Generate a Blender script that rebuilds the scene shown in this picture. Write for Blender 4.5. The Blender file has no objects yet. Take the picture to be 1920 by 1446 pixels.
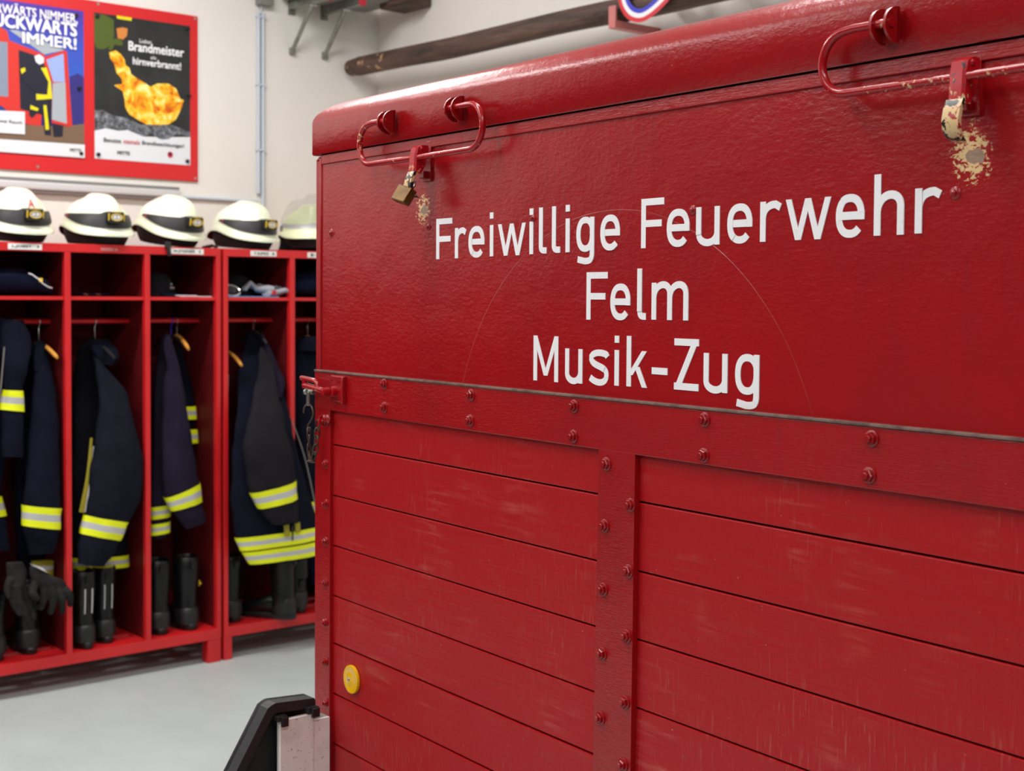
import bpy, bmesh, math, random
from mathutils import Vector, Matrix, noise
random.seed(7)
D = bpy.data
COL = bpy.context.scene.collection
SC = bpy.context.scene
PI = math.pi

# ------------------------------------------------------------------ camera
cam_data = D.cameras.new('camera'); cam = D.objects.new('camera', cam_data); COL.objects.link(cam)
cam_data.sensor_width = 36.0
cam_data.lens = 2600.0 / 1920.0 * 36.0
cam_data.shift_x = 0.0
cam_data.shift_y = -(723.0 - 654.0) / 1920.0
cam_data.clip_start = 0.05
_p, _r = math.radians(2.1), math.radians(0.37)
_fw = Vector((0, math.cos(_p), -math.sin(_p)))
_up0 = Vector((0, math.sin(_p), math.cos(_p)))
_rt = math.cos(_r) * Vector((1, 0, 0)) + math.sin(_r) * _up0
_up = -math.sin(_r) * Vector((1, 0, 0)) + math.cos(_r) * _up0
M = Matrix((_rt, _up, -_fw)).transposed().to_4x4()
M.translation = Vector((0, 0, 1.64))
cam.matrix_world = M
cam_data.dof.use_dof = True
cam_data.dof.focus_distance = 1.95
cam_data.dof.aperture_fstop = 9.0
SC.camera = cam

# ------------------------------------------------------------------ world, exposure
w = D.worlds.new('world'); SC.world = w; w.use_nodes = True
w.node_tree.nodes['Background'].inputs[0].default_value = (0.8, 0.88, 1.0, 1)
w.node_tree.nodes['Background'].inputs[1].default_value = 0.3
SC.view_settings.view_transform = 'Standard'
SC.view_settings.look = 'None'
SC.view_settings.gamma = 1.0
SC.view_settings.use_curve_mapping = False
SC.view_settings.exposure = 0.0

# ------------------------------------------------------------------ frames
class Frame:
    def __init__(s, o, deg):
        s.o = Vector(o); s.a = math.radians(deg)
    def w(s, p):
        c, n = math.cos(s.a), math.sin(s.a)
        return s.o + Vector((p[0]*c - p[1]*n, p[0]*n + p[1]*c, p[2]))
TF = Frame((-0.37975, 2.70221, 0), -54.2259)     # trailer: x along its long side, y into the box, z up
LF = Frame((-1.29689, 6.17446, 0), 40.5633)      # lockers and walls: x along the lockers, y towards their wall

# ------------------------------------------------------------------ lamps of the hall (ceiling tubes)
CEIL = 3.75
LAMPS = [(-5.0, -0.85), (-2.9, -0.85), (-0.8, -0.85), (-5.0, -3.4), (-2.9, -3.4), (-0.8, -3.4), (-2.9, -6.2), (-5.0, -6.2)]
LAMP_W = 29.0

# ------------------------------------------------------------------ materials
def srgb(r, g, b):
    f = lambda c: (c/255/12.92 if c/255 <= .04045 else ((c/255+.055)/1.055)**2.4)
    return (f(r), f(g), f(b), 1)
def newmat(name):
    m = D.materials.new(name); m.use_nodes = True
    nt = m.node_tree; b = nt.nodes['Principled BSDF']
    return m, nt, b
def nd(nt, t, **k):
    n = nt.nodes.new(t)
    for a, v in k.items(): setattr(n, a, v)
    return n
def coords(nt, scale=(1, 1, 1)):
    tc = nd(nt, 'ShaderNodeTexCoord'); mp = nd(nt, 'ShaderNodeMapping')
    mp.inputs['Scale'].default_value = scale
    nt.links.new(tc.outputs['Object'], mp.inputs[0])
    return mp.outputs[0]
def noise_tex(nt, vec, scale, detail=3, rough=.5, dist=0):
    n = nd(nt, 'ShaderNodeTexNoise'); n.inputs['Scale'].default_value = scale
    n.inputs['Detail'].default_value = detail; n.inputs['Roughness'].default_value = rough
    n.inputs['Distortion'].default_value = dist
    nt.links.new(vec, n.inputs['Vector'])
    return n.outputs['Fac']
def ramp(nt, fac, stops):
    r = nd(nt, 'ShaderNodeValToRGB')
    while len(r.color_ramp.elements) < len(stops): r.color_ramp.elements.new(.5)
    for e, (p, c) in zip(r.color_ramp.elements, stops):
        e.position = p; e.color = c if len(c) == 4 else (*c, 1)
    nt.links.new(fac, r.inputs[0])
    return r.outputs[0]
def mixc(nt, fac, a, b):
    m = nd(nt, 'ShaderNodeMix', data_type='RGBA')
    if isinstance(fac, (int, float)): m.inputs[0].default_value = fac
    else: nt.links.new(fac, m.inputs[0])
    for v, i in ((a, 6), (b, 7)):
        if isinstance(v, (tuple, list)): m.inputs[i].default_value = v
        else: nt.links.new(v, m.inputs[i])
    return m.outputs[2]
def mth(nt, op, a, b=None, clamp=False):
    m = nd(nt, 'ShaderNodeMath', operation=op, use_clamp=clamp)
    for i, v in enumerate((a, b)):
        if v is None: continue
        if isinstance(v, (int, float)): m.inputs[i].default_value = v
        else: nt.links.new(v, m.inputs[i])
    return m.outputs[0]
def bump(nt, b, h, strength=.3, dist=.002):
    n = nd(nt, 'ShaderNodeBump'); n.inputs['Strength'].default_value = strength
    n.inputs['Distance'].default_value = dist
    nt.links.new(h, n.inputs['Height']); nt.links.new(n.outputs[0], b.inputs['Normal'])
def mat(name, col, rough=.5, metal=0., spec=.5, vary=None, bmp=None, coat=0.):
    m, nt, b = newmat(name)
    b.inputs['Base Color'].default_value = col
    b.inputs['Roughness'].default_value = rough
    b.inputs['Metallic'].default_value = metal
    b.inputs['Specular IOR Level'].default_value = spec
    b.inputs['Coat Weight'].default_value = coat
    if vary:
        sc, c2, lo, hi = vary
        v = coords(nt)
        f = ramp(nt, noise_tex(nt, v, sc, 5, .6), [(lo, (0, 0, 0)), (hi, (1, 1, 1))])
        nt.links.new(mixc(nt, f, col, c2), b.inputs['Base Color'])
    if bmp:
        sc, st, ds = bmp
        v = coords(nt)
        bump(nt, b, noise_tex(nt, v, sc, 4, .6), st, ds)
    return m

RED = (0.325, 0.0018, 0.0042, 1)
BEIGE = srgb(214, 180, 130)
def dist_mask(nt, cx, cz, rx, rz):
    """0 at the centre of an ellipse on the trailer's face, 1 at its rim"""
    tc = nd(nt, 'ShaderNodeTexCoord'); mp = nd(nt, 'ShaderNodeMapping')
    mp.inputs['Location'].default_value = (-cx/rx, 0, -cz/rz)
    mp.inputs['Scale'].default_value = (1/rx, 0, 1/rz)
    nt.links.new(tc.outputs['Object'], mp.inputs[0])
    ln = nd(nt, 'ShaderNodeVectorMath', operation='LENGTH'); nt.links.new(mp.outputs[0], ln.inputs[0])
    return ln.outputs['Value']

def panel_paint(name, chips=(), brush=False, ring=False):
    m, nt, b = newmat(name)
    v = coords(nt)
    big = ramp(nt, noise_tex(nt, v, 3.0, 4, .6), [(.35, (0, 0, 0)), (.7, (1, 1, 1))])
    c = mixc(nt, big, RED, (0.262, 0.0022, 0.0045, 1))
    vs = coords(nt, (14, 1, 1.2))
    streak = ramp(nt, noise_tex(nt, vs, 3.0, 5, .65), [(.52, (0, 0, 0)), (.8, (.35, .35, .35))])
    c = mixc(nt, streak, c, (0.20, 0.004, 0.006, 1))
    # flakes knocked off the paint
    sp = noise_tex(nt, v, 190, 2, .5)
    spm = ramp(nt, sp, [(.775, (0, 0, 0)), (.785, (1, 1, 1))])
    c = mixc(nt, spm, c, (0.36, 0.16, 0.10, 1))
    for (cx, cz, rx, rz, th) in chips:
        d = dist_mask(nt, cx, cz, rx, rz)
        n1 = noise_tex(nt, coords(nt, (1, 1, 1.5)), 120, 5, .7, .6)
        g = mth(nt, 'SUBTRACT', 1.0, d, True)
        val = mth(nt, 'MULTIPLY', n1, mth(nt, 'POWER', g, .45))
        msk = ramp(nt, val, [(th, (0, 0, 0)), (th+.012, (1, 1, 1))])
        c = mixc(nt, msk, c, BEIGE)
        d2 = dist_mask(nt, cx+.004, cz-.002, rx*.42, rz*.26)
        n2 = noise_tex(nt, v, 70, 3, .6)
        v2 = mth(nt, 'MULTIPLY', mth(nt, 'ADD', d2, mth(nt, 'MULTIPLY', n2, 1.2)), .4)
        m2 = ramp(nt, v2, [(.46, (1, 1, 1)), (.48, (0, 0, 0))])
        c = mixc(nt, m2, c, mixc(nt, n2, srgb(150, 135, 125), srgb(150, 105, 70)))
    rg = None
    if ring:                                   # outline of an old round emblem under the paint
        dd = mth(nt, 'ABSOLUTE', mth(nt, 'SUBTRACT', mth(nt, 'ADD', dist_mask(nt, .8917, 1.3612, .4042, .4042), mth(nt, 'MULTIPLY', noise_tex(nt, v, 6, 2, .5), .010)), 1.005))
        rg = ramp(nt, mth(nt, 'MULTIPLY', dd, 100), [(.10, (1, 1, 1)), (.20, (0, 0, 0))])
        gate = ramp(nt, noise_tex(nt, v, 9, 3, .6), [(.40, (0, 0, 0)), (.6, (.4, .4, .4))])
        c = mixc(nt, mth(nt, 'MULTIPLY', rg, gate), c, (0.36, 0.08, 0.06, 1))
    nt.links.new(c, b.inputs['Base Color'])
    b.inputs['Roughness'].default_value = .26
    b.inputs['Specular IOR Level'].default_value = .52
    o = noise_tex(nt, v, 130, 3, .55)
    o2 = noise_tex(nt, coords(nt, (1, 1, 9) if brush else (1, 1, 3)), 55, 5, .6)
    o3 = noise_tex(nt, v, 11, 2, .5)
    h = mth(nt, 'ADD', mth(nt, 'ADD', mth(nt, 'MULTIPLY', o, .5), mth(nt, 'MULTIPLY', o2, .5)), mth(nt, 'MULTIPLY', o3, 2.0))
    if rg is not None: h = mth(nt, 'ADD', h, mth(nt, 'MULTIPLY', rg, .35))
    bump(nt, b, h, .55, .0016)
    return m

def plank_paint(name):
    m, nt, b = newmat(name)
    v = coords(nt)
    oi = nd(nt, 'ShaderNodeObjectInfo')
    tc = nd(nt, 'ShaderNodeTexCoord'); mp = nd(nt, 'ShaderNodeMapping')
    cx = nd(nt, 'ShaderNodeCombineXYZ'); nt.links.new(mth(nt, 'MULTIPLY', oi.outputs['Random'], 40), cx.inputs[0])
    nt.links.new(tc.outputs['Object'], mp.inputs[0]); nt.links.new(cx.outputs[0], mp.inputs['Location'])
    mp.inputs['Scale'].default_value = (1.3, 1, 14)
    grain = noise_tex(nt, mp.outputs[0], 5, 7, .62, .6)
    mp2 = nd(nt, 'ShaderNodeMapping'); mp2.inputs['Scale'].default_value = (60, 1, 5)
    nt.links.new(tc.outputs['Object'], mp2.inputs[0]); nt.links.new(cx.outputs[0], mp2.inputs['Location'])
    saw = noise_tex(nt, mp2.outputs[0], 4, 4, .6)
    patch = ramp(nt, noise_tex(nt, v, 5.5, 4, .6), [(.50, (0, 0, 0)), (.74, (1, 1, 1))])
    gm = ramp(nt, grain, [(.50, (0, 0, 0)), (.66, (1, 1, 1))])
    worn = mth(nt, 'MULTIPLY', patch, gm)
    c = mixc(nt, mth(nt, 'MULTIPLY', worn, .70), (0.355, 0.0022, 0.0048, 1), (0.46, 0.10, 0.075, 1))
    sm = mth(nt, 'MULTIPLY', ramp(nt, saw, [(.56, (0, 0, 0)), (.66, (1, 1, 1))]), ramp(nt, noise_tex(nt, v, 3.4, 3, .6), [(.46, (0, 0, 0)), (.66, (.6, .6, .6))]))
    c = mixc(nt, sm, c, (0.40, 0.11, 0.08, 1))
    spm = ramp(nt, noise_tex(nt, v, 160, 2, .5), [(.765, (0, 0, 0)), (.775, (1, 1, 1))])
    c = mixc(nt, spm, c, (0.42, 0.13, 0.09, 1))
    nt.links.new(c, b.inputs['Base Color'])
    b.inputs['Roughness'].default_value = .40
    b.inputs['Specular IOR Level'].default_value = .38
    h = mth(nt, 'ADD', mth(nt, 'MULTIPLY', grain, .6), mth(nt, 'MULTIPLY', saw, .6))
    bump(nt, b, h, .9, .0018)
    return m

def worn_metal(name):
    m, nt, b = newmat(name)
    v = coords(nt)
    n = noise_tex(nt, v, 95, 5, .65, .3)
    tc = nd(nt, 'ShaderNodeTexCoord'); sx = nd(nt, 'ShaderNodeSeparateXYZ')
    nt.links.new(tc.outputs['Object'], sx.inputs[0])
    g = mth(nt, 'MULTIPLY', mth(nt, 'SUBTRACT', 1.862, sx.outputs[2]), 7.0)
    val = mth(nt, 'ADD', n, g)
    f = ramp(nt, val, [(.60, (0, 0, 0)), (.62, (1, 1, 1))])
    c = mixc(nt, f, (0.42, 0.004, 0.012, 1), BEIGE)
    n2 = noise_tex(nt, coords(nt, (1, 1, .8)), 120, 3, .5)
    c = mixc(nt, ramp(nt, n2, [(.66, (0, 0, 0)), (.68, (1, 1, 1))]), c, (0.03, 0.03, 0.032, 1))
    nt.links.new(c, b.inputs['Base Color'])
    b.inputs['Roughness'].default_value = .3
    return m

def rod_paint(name):
    m, nt, b = newmat(name)
    v = coords(nt)
    n = noise_tex(nt, v, 170, 4, .65, .3)
    big = noise_tex(nt, v, 14, 2, .5)
    f = ramp(nt, mth(nt, 'MULTIPLY', n, mth(nt, 'ADD', big, .32)), [(.552, (0, 0, 0)), (.562, (1, 1, 1))])
    nt.links.new(mixc(nt, f, (0.33, 0.003, 0.007, 1), BEIGE), b.inputs['Base Color'])
    b.inputs['Roughness'].default_value = .22
    bump(nt, b, noise_tex(nt, v, 60, 3, .5), .3, .001)
    return m

CHIPS = [(0.386, 1.791, .043, .056, .42), (1.490, 1.797, .046, .058, .40)]
MPANEL = panel_paint('red gloss panel paint', CHIPS, False, True)
MLID = panel_paint('red gloss lid paint')
MPLANK = plank_paint('red painted plank')
MSTEEL = panel_paint('red painted steel', (), True)
MROD = rod_paint('red painted rod')
MLEVER = worn_metal('worn red lever paint')
MNUT = mat('red painted nuts', (0.27, .0022, .0045, 1), .28, vary=(140, (0.17, .012, .012, 1), .6, .7))
MLETTER = mat('white vinyl lettering', srgb(232, 230, 232), .45, vary=(60, srgb(205, 200, 202), .6, .85))
MGAP = mat('dark gap', (0.006, .002, .002, 1), .9)
MLIP = mat('worn grey metal', srgb(116, 92, 82), .6, 0, vary=(35, srgb(70, 40, 36), .45, .7))
MGALV = mat('galvanised steel', srgb(165, 168, 160), .38, .85, vary=(30, srgb(130, 135, 128), .3, .7))
MRUST = mat('rusty steel', srgb(96, 78, 66), .5, .6, vary=(80, srgb(60, 40, 30), .4, .6))
MBRASS = mat('tarnished brass', srgb(112, 82, 40), .42, .8, vary=(60, srgb(78, 58, 30), .4, .7))
MCHROME = mat('bright steel', srgb(205, 205, 205), .2, .95)
MYEL = mat('yellow reflector plastic', srgb(232, 178, 0), .25, coat=.5)
MLOCK = mat('red powder coat', (0.60, 0.013, 0.016, 1), .38, vary=(6, (0.52, 0.010, 0.013, 1), .4, .7), bmp=(300, .15, .0006))
MLOCKSHADE = mat('powder coat with shade painted in', (0.11, 0.002, 0.004, 1), .6, spec=.3)  # darker copy of the locker red, interior shade put into the colour
MPLATE = mat('white label plate', srgb(225, 226, 222), .4)
MINK = mat('black print', srgb(28, 36, 36), .6)
MINKR = mat('red print', srgb(200, 40, 60), .6)
MWHITE = mat('white print', srgb(240, 240, 244), .5)
def fabric(name, c, c2):
    c, c2 = [(v[0]*.86, v[1]*.94, v[2]*1.18, 1) for v in (c, c2)]
    return mat(name, c, .9, spec=.10, vary=(9, c2, .35, .7), bmp=(40, .5, .004))
MNAVY = fabric('navy turnout cloth', (0.0055, 0.0065, 0.0127, 1), (0.0038, 0.0045, 0.0084, 1))
MBLACKCLOTH = fabric('black turnout cloth', (0.0068, 0.0066, 0.0080, 1), (0.0045, 0.0045, 0.0056, 1))
MCHARCOAL = fabric('charcoal turnout cloth', (0.0165, 0.0135, 0.0140, 1), (0.0110, 0.0095, 0.0105, 1))
MPURPLE = fabric('faded violet navy cloth', (0.0190, 0.0120, 0.0230, 1), (0.0125, 0.0085, 0.0150, 1))
MBLUE = fabric('dark blue knit', (0.0034, 0.0050, 0.0161, 1), (0.0025, 0.0031, 0.0087, 1))
MTAPEY = mat('fluorescent yellow tape', srgb(226, 235, 8), .55)
MTAPES = mat('silver reflective tape', srgb(188, 188, 190), .4, .15)
MTAPED = mat('dull olive yellow tape', srgb(150, 140, 20), .6)
MWOOD = mat('varnished beech', srgb(214, 150, 66), .4, vary=(20, srgb(190, 125, 50), .4, .7))
MLEATHER = mat('black boot leather', (0.0034, .0034, .0038, 1), .32, spec=.32, vary=(25, (0.008, .008, .0084, 1), .5, .75), bmp=(45, .4, .003))
MRUBBER = mat('black rubber', (0.006, .006, .0064, 1), .5, bmp=(90, .3, .001))
MGLOVE = mat('worn dark grey glove', (0.010, .0097, .0092, 1), .8, spec=.2, vary=(28, (0.022, .021, .019, 1), .45, .7), bmp=(60, .4, .003))
MHELM = mat('luminous cream helmet shell', srgb(238, 241, 218), .28, vary=(4, srgb(230, 237, 202), .4, .7), coat=.3)
MHELMY = mat('pale yellow helmet shell', srgb(238, 243, 200), .3, coat=.3)
MBLACK = mat('black plastic', (0.012, .012, .013, 1), .45)
MLINERSHADE = mat('black lining and painted rim shade', (0.007, .007, .008, 1), .8)
MLAMPY = mat('yellow lamp trim', srgb(228, 190, 20), .4)
MLENS = mat('lamp lens', srgb(190, 190, 190), .15, .3)
MBROWN = mat('brown leather lining', srgb(88, 48, 20), .6)
MPVC = mat('grey plastic conduit', srgb(190, 200, 210), .4)
MDUCT = mat('white painted duct', srgb(200, 199, 200), .4)
MDUCTG = mat('grey duct edge', srgb(128, 126, 123), .5)
MBOARD = mat('red board', (0.62, 0.016, 0.020, 1), .35)
MPAPERW = mat('white poster paper', srgb(222, 224, 230), .3)
MSCREW = mat('screw head', srgb(170, 170, 165), .35, .7)
MPIN = mat('black magnet pin', (0.01, .011, .013, 1), .3)
MSTRAW = mat('pinkish bracket paint', srgb(190, 110, 105), .5)
MBLUESHEET = mat('blue paper', srgb(95, 150, 195), .6)
MGREYGLOVE = mat('grey work glove', srgb(150, 152, 160), .8)
MGREENISH = mat('pale green board edge', srgb(205, 215, 200), .6)
MLOCKPL = mat('dark tray plastic', (0.013, .0145, .018, 1), .5, bmp=(120, .2, .0006))
MTRAYDIRT = mat('dirty black plastic', (0.010, .010, .011, 1), .6, vary=(45, (0.045, .034, .024, 1), .52, .72), bmp=(200, .5, .001))
def glass(name, col):
    m, nt, b = newmat(name)
    b.inputs['Base Color'].default_value = col; b.inputs['Roughness'].default_value = .05
    b.inputs['Transmission Weight'].default_value = 1.0; b.inputs['IOR'].default_value = 1.2
    return m
MVISOR = glass('clear visor', (0.86, .88, .86, 1))
def dirty_white(name):
    m, nt, b = newmat(name); v = coords(nt)
    c = mixc(nt, ramp(nt, noise_tex(nt, v, 18, 5, .65), [(.45, (0, 0, 0)), (.75, (.6, .6, .6))]), srgb(236, 226, 222), srgb(196, 180, 164))
    c = mixc(nt, ramp(nt, noise_tex(nt, v, 130, 3, .6), [(.62, (0, 0, 0)), (.74, (.9, .9, .9))]), c, srgb(110, 88, 68))
    nt.links.new(c, b.inputs['Base Color']); b.inputs['Roughness'].default_value = .6
    bump(nt, b, noise_tex(nt, v, 60, 4, .6), .3, .001)
    return m
MDIRTYW = dirty_white('dirty white board')
def wood_log(name):
    m, nt, b = newmat(name)
    v = coords(nt, (9, 1, 9))
    n = noise_tex(nt, v, 3, 6, .65, .5)
    c = ramp(nt, n, [(.3, srgb(38, 29, 25)), (.55, srgb(84, 62, 52)), (.8, srgb(112, 88, 76))])
    d = coords(nt)
    c2 = ramp(nt, noise_tex(nt, d, 22, 4, .7), [(.57, (0, 0, 0)), (.61, (1, 1, 1))])
    sx = nd(nt, 'ShaderNodeSeparateXYZ'); nt.links.new(d, sx.inputs[0])
    end = ramp(nt, sx.outputs[1], [(0.0, (0, 0, 0)), (1.0, (1, 1, 1))])
    e2 = mth(nt, 'GREATER_THAN', sx.outputs[1], .12)
    c = mixc(nt, mth(nt, 'MULTIPLY', c2, e2), c, srgb(190, 150, 105))
    nt.links.new(c, b.inputs['Base Color']); b.inputs['Roughness'].default_value = .7
    bump(nt, b, n, .6, .006)
    return m
MLOG = wood_log('weathered dark log')
def plaster(name, c1, c2, bs=90):
    m, nt, b = newmat(name); v = coords(nt)
    f = ramp(nt, noise_tex(nt, v, 1.6, 5, .6), [(.35, (0, 0, 0)), (.7, (1, 1, 1))])
    nt.links.new(mixc(nt, f, c1, c2), b.inputs['Base Color'])
    b.inputs['Roughness'].default_value = .75; b.inputs['Specular IOR Level'].default_value = .25
    bump(nt, b, noise_tex(nt, v, bs, 4, .6), .12, .002)
    return m
MWALL = plaster('white painted plaster', srgb(232, 229, 223), srgb(226, 223, 216))
MDOORGREY = plaster('dark grey of added doors', srgb(70, 72, 76), srgb(60, 62, 66))
MCEIL = plaster('white ceiling paint', srgb(236, 235, 232), srgb(230, 229, 226))
def floor_mat():
    m, nt, b = newmat('grey green floor coating'); v = coords(nt)
    c = mixc(nt, ramp(nt, noise_tex(nt, v, 2.2, 6, .65), [(.35, (0, 0, 0)), (.75, (1, 1, 1))]), srgb(184, 193, 191), srgb(170, 179, 177))
    c = mixc(nt, ramp(nt, noise_tex(nt, v, 38, 4, .6), [(.69, (0, 0, 0)), (.76, (.5, .5, .5))]), c, srgb(120, 124, 120))
    nt.links.new(c, b.inputs['Base Color']); b.inputs['Roughness'].default_value = .42
    bump(nt, b, noise_tex(nt, v, 25, 4, .6), .08, .002)
    return m
MFLOOR = floor_mat()
def fire_mat():
    m, nt, b = newmat('printed flames'); v = coords(nt)
    n = noise_tex(nt, v, 17, 5, .65, .8)
    c = ramp(nt, n, [(.36, srgb(200, 84, 8)), (.46, srgb(240, 158, 14)), (.55, srgb(252, 206, 56)), (.66, srgb(255, 240, 165))])
    nt.links.new(c, b.inputs['Base Color']); b.inputs['Roughness'].default_value = .35
    return m
MFIRE = fire_mat()
def ash_mat():
    m, nt, b = newmat('printed ash and stones'); v = coords(nt)
    c = ramp(nt, noise_tex(nt, v, 45, 4, .7), [(.35, srgb(30, 32, 34)), (.55, srgb(110, 114, 120)), (.75, srgb(185, 190, 200))])
    nt.links.new(c, b.inputs['Base Color']); b.inputs['Roughness'].default_value = .35
    return m
MASH = ash_mat()
def sky_print():
    m, nt, b = newmat('printed evening sky'); tc = nd(nt, 'ShaderNodeTexCoord'); sx = nd(nt, 'ShaderNodeSeparateXYZ')
    nt.links.new(tc.outputs['Object'], sx.inputs[0])
    c = ramp(nt, mth(nt, 'MULTIPLY', sx.outputs[2], 1/.656), [(.2, srgb(40, 40, 110)), (.5, srgb(50, 95, 190)), (.75, srgb(62, 82, 185)), (1.0, srgb(78, 52, 160))])
    nt.links.new(c, b.inputs['Base Color']); b.inputs['Roughness'].default_value = .3
    return m
MSKY = sky_print()
def P(name, r, g, b): return mat(name, srgb(r, g, b), .35)
MPBLK = mat('printed charcoal', srgb(36, 38, 38), .3, vary=(7, srgb(50, 52, 52), .4, .7))
MPGREEN = P('printed olive can', 78, 92, 32); MPSKIN = P('printed hand', 205, 130, 60); MPYEL = P('printed yellow', 225, 210, 20)
MPRED = P('printed engine red', 205, 50, 42); MPGREY = P('printed grey', 165, 172, 180); MPDK = P('printed dark blue', 28, 30, 46)
MPBR = P('printed brown earth', 120, 95, 75); MPTREE = P('printed blue trees', 50, 45, 120); MPWIN = P('printed window', 130, 140, 160); MPGLASS = P('printed pale glass', 150, 170, 220)
MRIBR = mat('red ribbon', srgb(205, 30, 45), .4); MRIBW = mat('white ribbon', srgb(235, 235, 240), .4); MRIBB = mat('blue ribbon', srgb(45, 50, 190), .4)

# ------------------------------------------------------------------ mesh builder
class MB:
    def __init__(s): s.v = []; s.f = []; s.m = []; s.flat = set()
    def add(s, vs, fs, m=0):
        o = len(s.v); s.v += [tuple(v) for v in vs]
        for f in fs: s.f.append(tuple(o+i for i in f)); s.m.append(m)
        return s
    def box(s, x0, x1, y0, y1, z0, z1, bev=0, m=0, seg=2):
        vs = [(x, y, z) for x in (x0, x1) for y in (y0, y1) for z in (z0, z1)]
        fs = [(0, 1, 3, 2), (4, 6, 7, 5), (0, 4, 5, 1), (2, 3, 7, 6), (0, 2, 6, 4), (1, 5, 7, 3)]
        if not bev: return s.add(vs, fs, m)
        bm = bmesh.new(); bv = [bm.verts.new(v) for v in vs]
        for f in fs: bm.faces.new([bv[i] for i in f])
        bmesh.ops.bevel(bm, geom=list(bm.edges), offset=bev, segments=seg, affect='EDGES', profile=.5)
        bm.verts.index_update()
        bm.normal_update()
        for i, f in enumerate(bm.faces):
            if max(abs(c) for c in f.normal) > .9995: s.flat.add(len(s.f)+i)
        s.add([v.co for v in bm.verts], [[v.index for v in f.verts] for f in bm.faces], m); bm.free()
        return s
    def loft(s, rings, m=0, cap=(True, True), closed=True):
        n = len(rings[0]); o = len(s.v)
        for r in rings: s.v += [tuple(p) for p in r]
        for i in range(len(rings)-1):
            for j in range(n if closed else n-1):
                k = (j+1) % n
                s.f.append((o+i*n+j, o+i*n+k, o+(i+1)*n+k, o+(i+1)*n+j)); s.m.append(m)
        if cap[0]: s.f.append(tuple(o+j for j in range(n))[::-1]); s.m.append(m)
        if cap[1]: s.f.append(tuple(o+(len(rings)-1)*n+j for j in range(n))); s.m.append(m)
        return s
    def tube(s, pts, r, n=10, m=0, closed=False, cap=True):
        pts = [Vector(p) for p in pts]; N = len(pts)
        rr = r if isinstance(r, (list, tuple)) else [r]*N
        T = []
        for i in range(N):
            a = pts[(i-1) % N] if (closed or i > 0) else pts[i]
            b = pts[(i+1) % N] if (closed or i < N-1) else pts[i]
            T.append((b-a).normalized())
        up = Vector((0, 0, 1)) if abs(T[0].z) < .9 else Vector((1, 0, 0))
        x = T[0].cross(up).normalized(); rings = []
        for i in range(N):
            x = (x - T[i]*x.dot(T[i])).normalized(); y = T[i].cross(x)
            rings.append([pts[i] + (x*math.cos(2*PI*j/n) + y*math.sin(2*PI*j/n))*rr[i] for j in range(n)])
        if closed: rings.append(rings[0]); cap = False
        return s.loft(rings, m, (cap, cap))
    def cyl(s, p0, p1, r0, r1=None, n=16, m=0):
        return s.tube([p0, p1], [r0, r0 if r1 is None else r1], n, m)
    def ball(s, c, r, n=16, k=8, m=0):
        rx, ry, rz = r if isinstance(r, (list, tuple)) else (r, r, r)
        rings = [[(c[0]+rx*math.sin(PI*i/k)*math.cos(2*PI*j/n), c[1]+ry*math.sin(PI*i/k)*math.sin(2*PI*j/n), c[2]+rz*math.cos(PI*i/k)) for j in range(n)] for i in range(1, k)]
        return s.loft(rings, m)
    def prism(s, poly, fn, m=0, back=None):
        """flat outline -> solid between fn(x,y,0) and fn(x,y,1)"""
        n = len(poly); vs = [fn(x, y, 1) for x, y in poly] + [fn(x, y, 0) for x, y in poly]
        fs = [tuple(range(n)), tuple(range(2*n-1, n-1, -1))] + [(i, n+i, n+(i+1) % n, (i+1) % n) for i in range(n)]
        return s.add(vs, fs, m)
    def mesh(s, name, mats, off=(0, 0, 0), smooth=True, ang=38):
        me = D.meshes.new(name)
        me.from_pydata([(x-off[0], y-off[1], z-off[2]) for x, y, z in s.v], [], s.f)
        for mt in (mats if isinstance(mats, (list, tuple)) else [mats]): me.materials.append(mt)
        me.polygons.foreach_set('material_index', s.m)
        bm = bmesh.new(); bm.from_mesh(me)
        bmesh.ops.recalc_face_normals(bm, faces=bm.faces); bm.to_mesh(me); bm.free()
        if smooth:
            me.set_sharp_from_angle(angle=math.radians(ang))
            me.polygons.foreach_set('use_smooth', [i not in s.flat for i in range(len(me.polygons))])
        me.update()
        return me

class Th:
    """a thing (or a part that carries sub-parts): its object and the frame point its mesh coordinates are measured from"""
    def __init__(s, o, off): s.o = o; s.off = off
def tag(o, label, cat=None, group=None, kind=None):
    if label: o['label'] = label
    if cat: o['category'] = cat
    if group: o['group'] = group
    if kind: o['kind'] = kind
def thing(name, label, cat, frame, at=(0, 0, 0), group=None, rz=0, local=False):
    o = D.objects.new(name, None); COL.objects.link(o)
    o.empty_display_size = .1
    o.location = frame.w(at); o.rotation_euler = (0, 0, frame.a+rz)
    tag(o, label, cat, group)
    return Th(o, (0, 0, 0) if local else at)
def part(name, mb, mats, parent, label=None, **k):
    me = mb.mesh(name, mats, parent.off, **k)
    o = D.objects.new(name, me); COL.objects.link(o); o.parent = parent.o
    if label: o['label'] = label
    return Th(o, parent.off)
def solo(name, mb, mats, label, cat, frame, at=(0, 0, 0), group=None, kind=None, rz=0, local=False, **k):
    me = mb.mesh(name, mats, (0, 0, 0) if local else at, **k)
    o = D.objects.new(name, me); COL.objects.link(o)
    o.location = frame.w(at); o.rotation_euler = (0, 0, frame.a+rz)
    tag(o, label, cat, group, kind)
    return Th(o, (0, 0, 0) if local else at)

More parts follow.
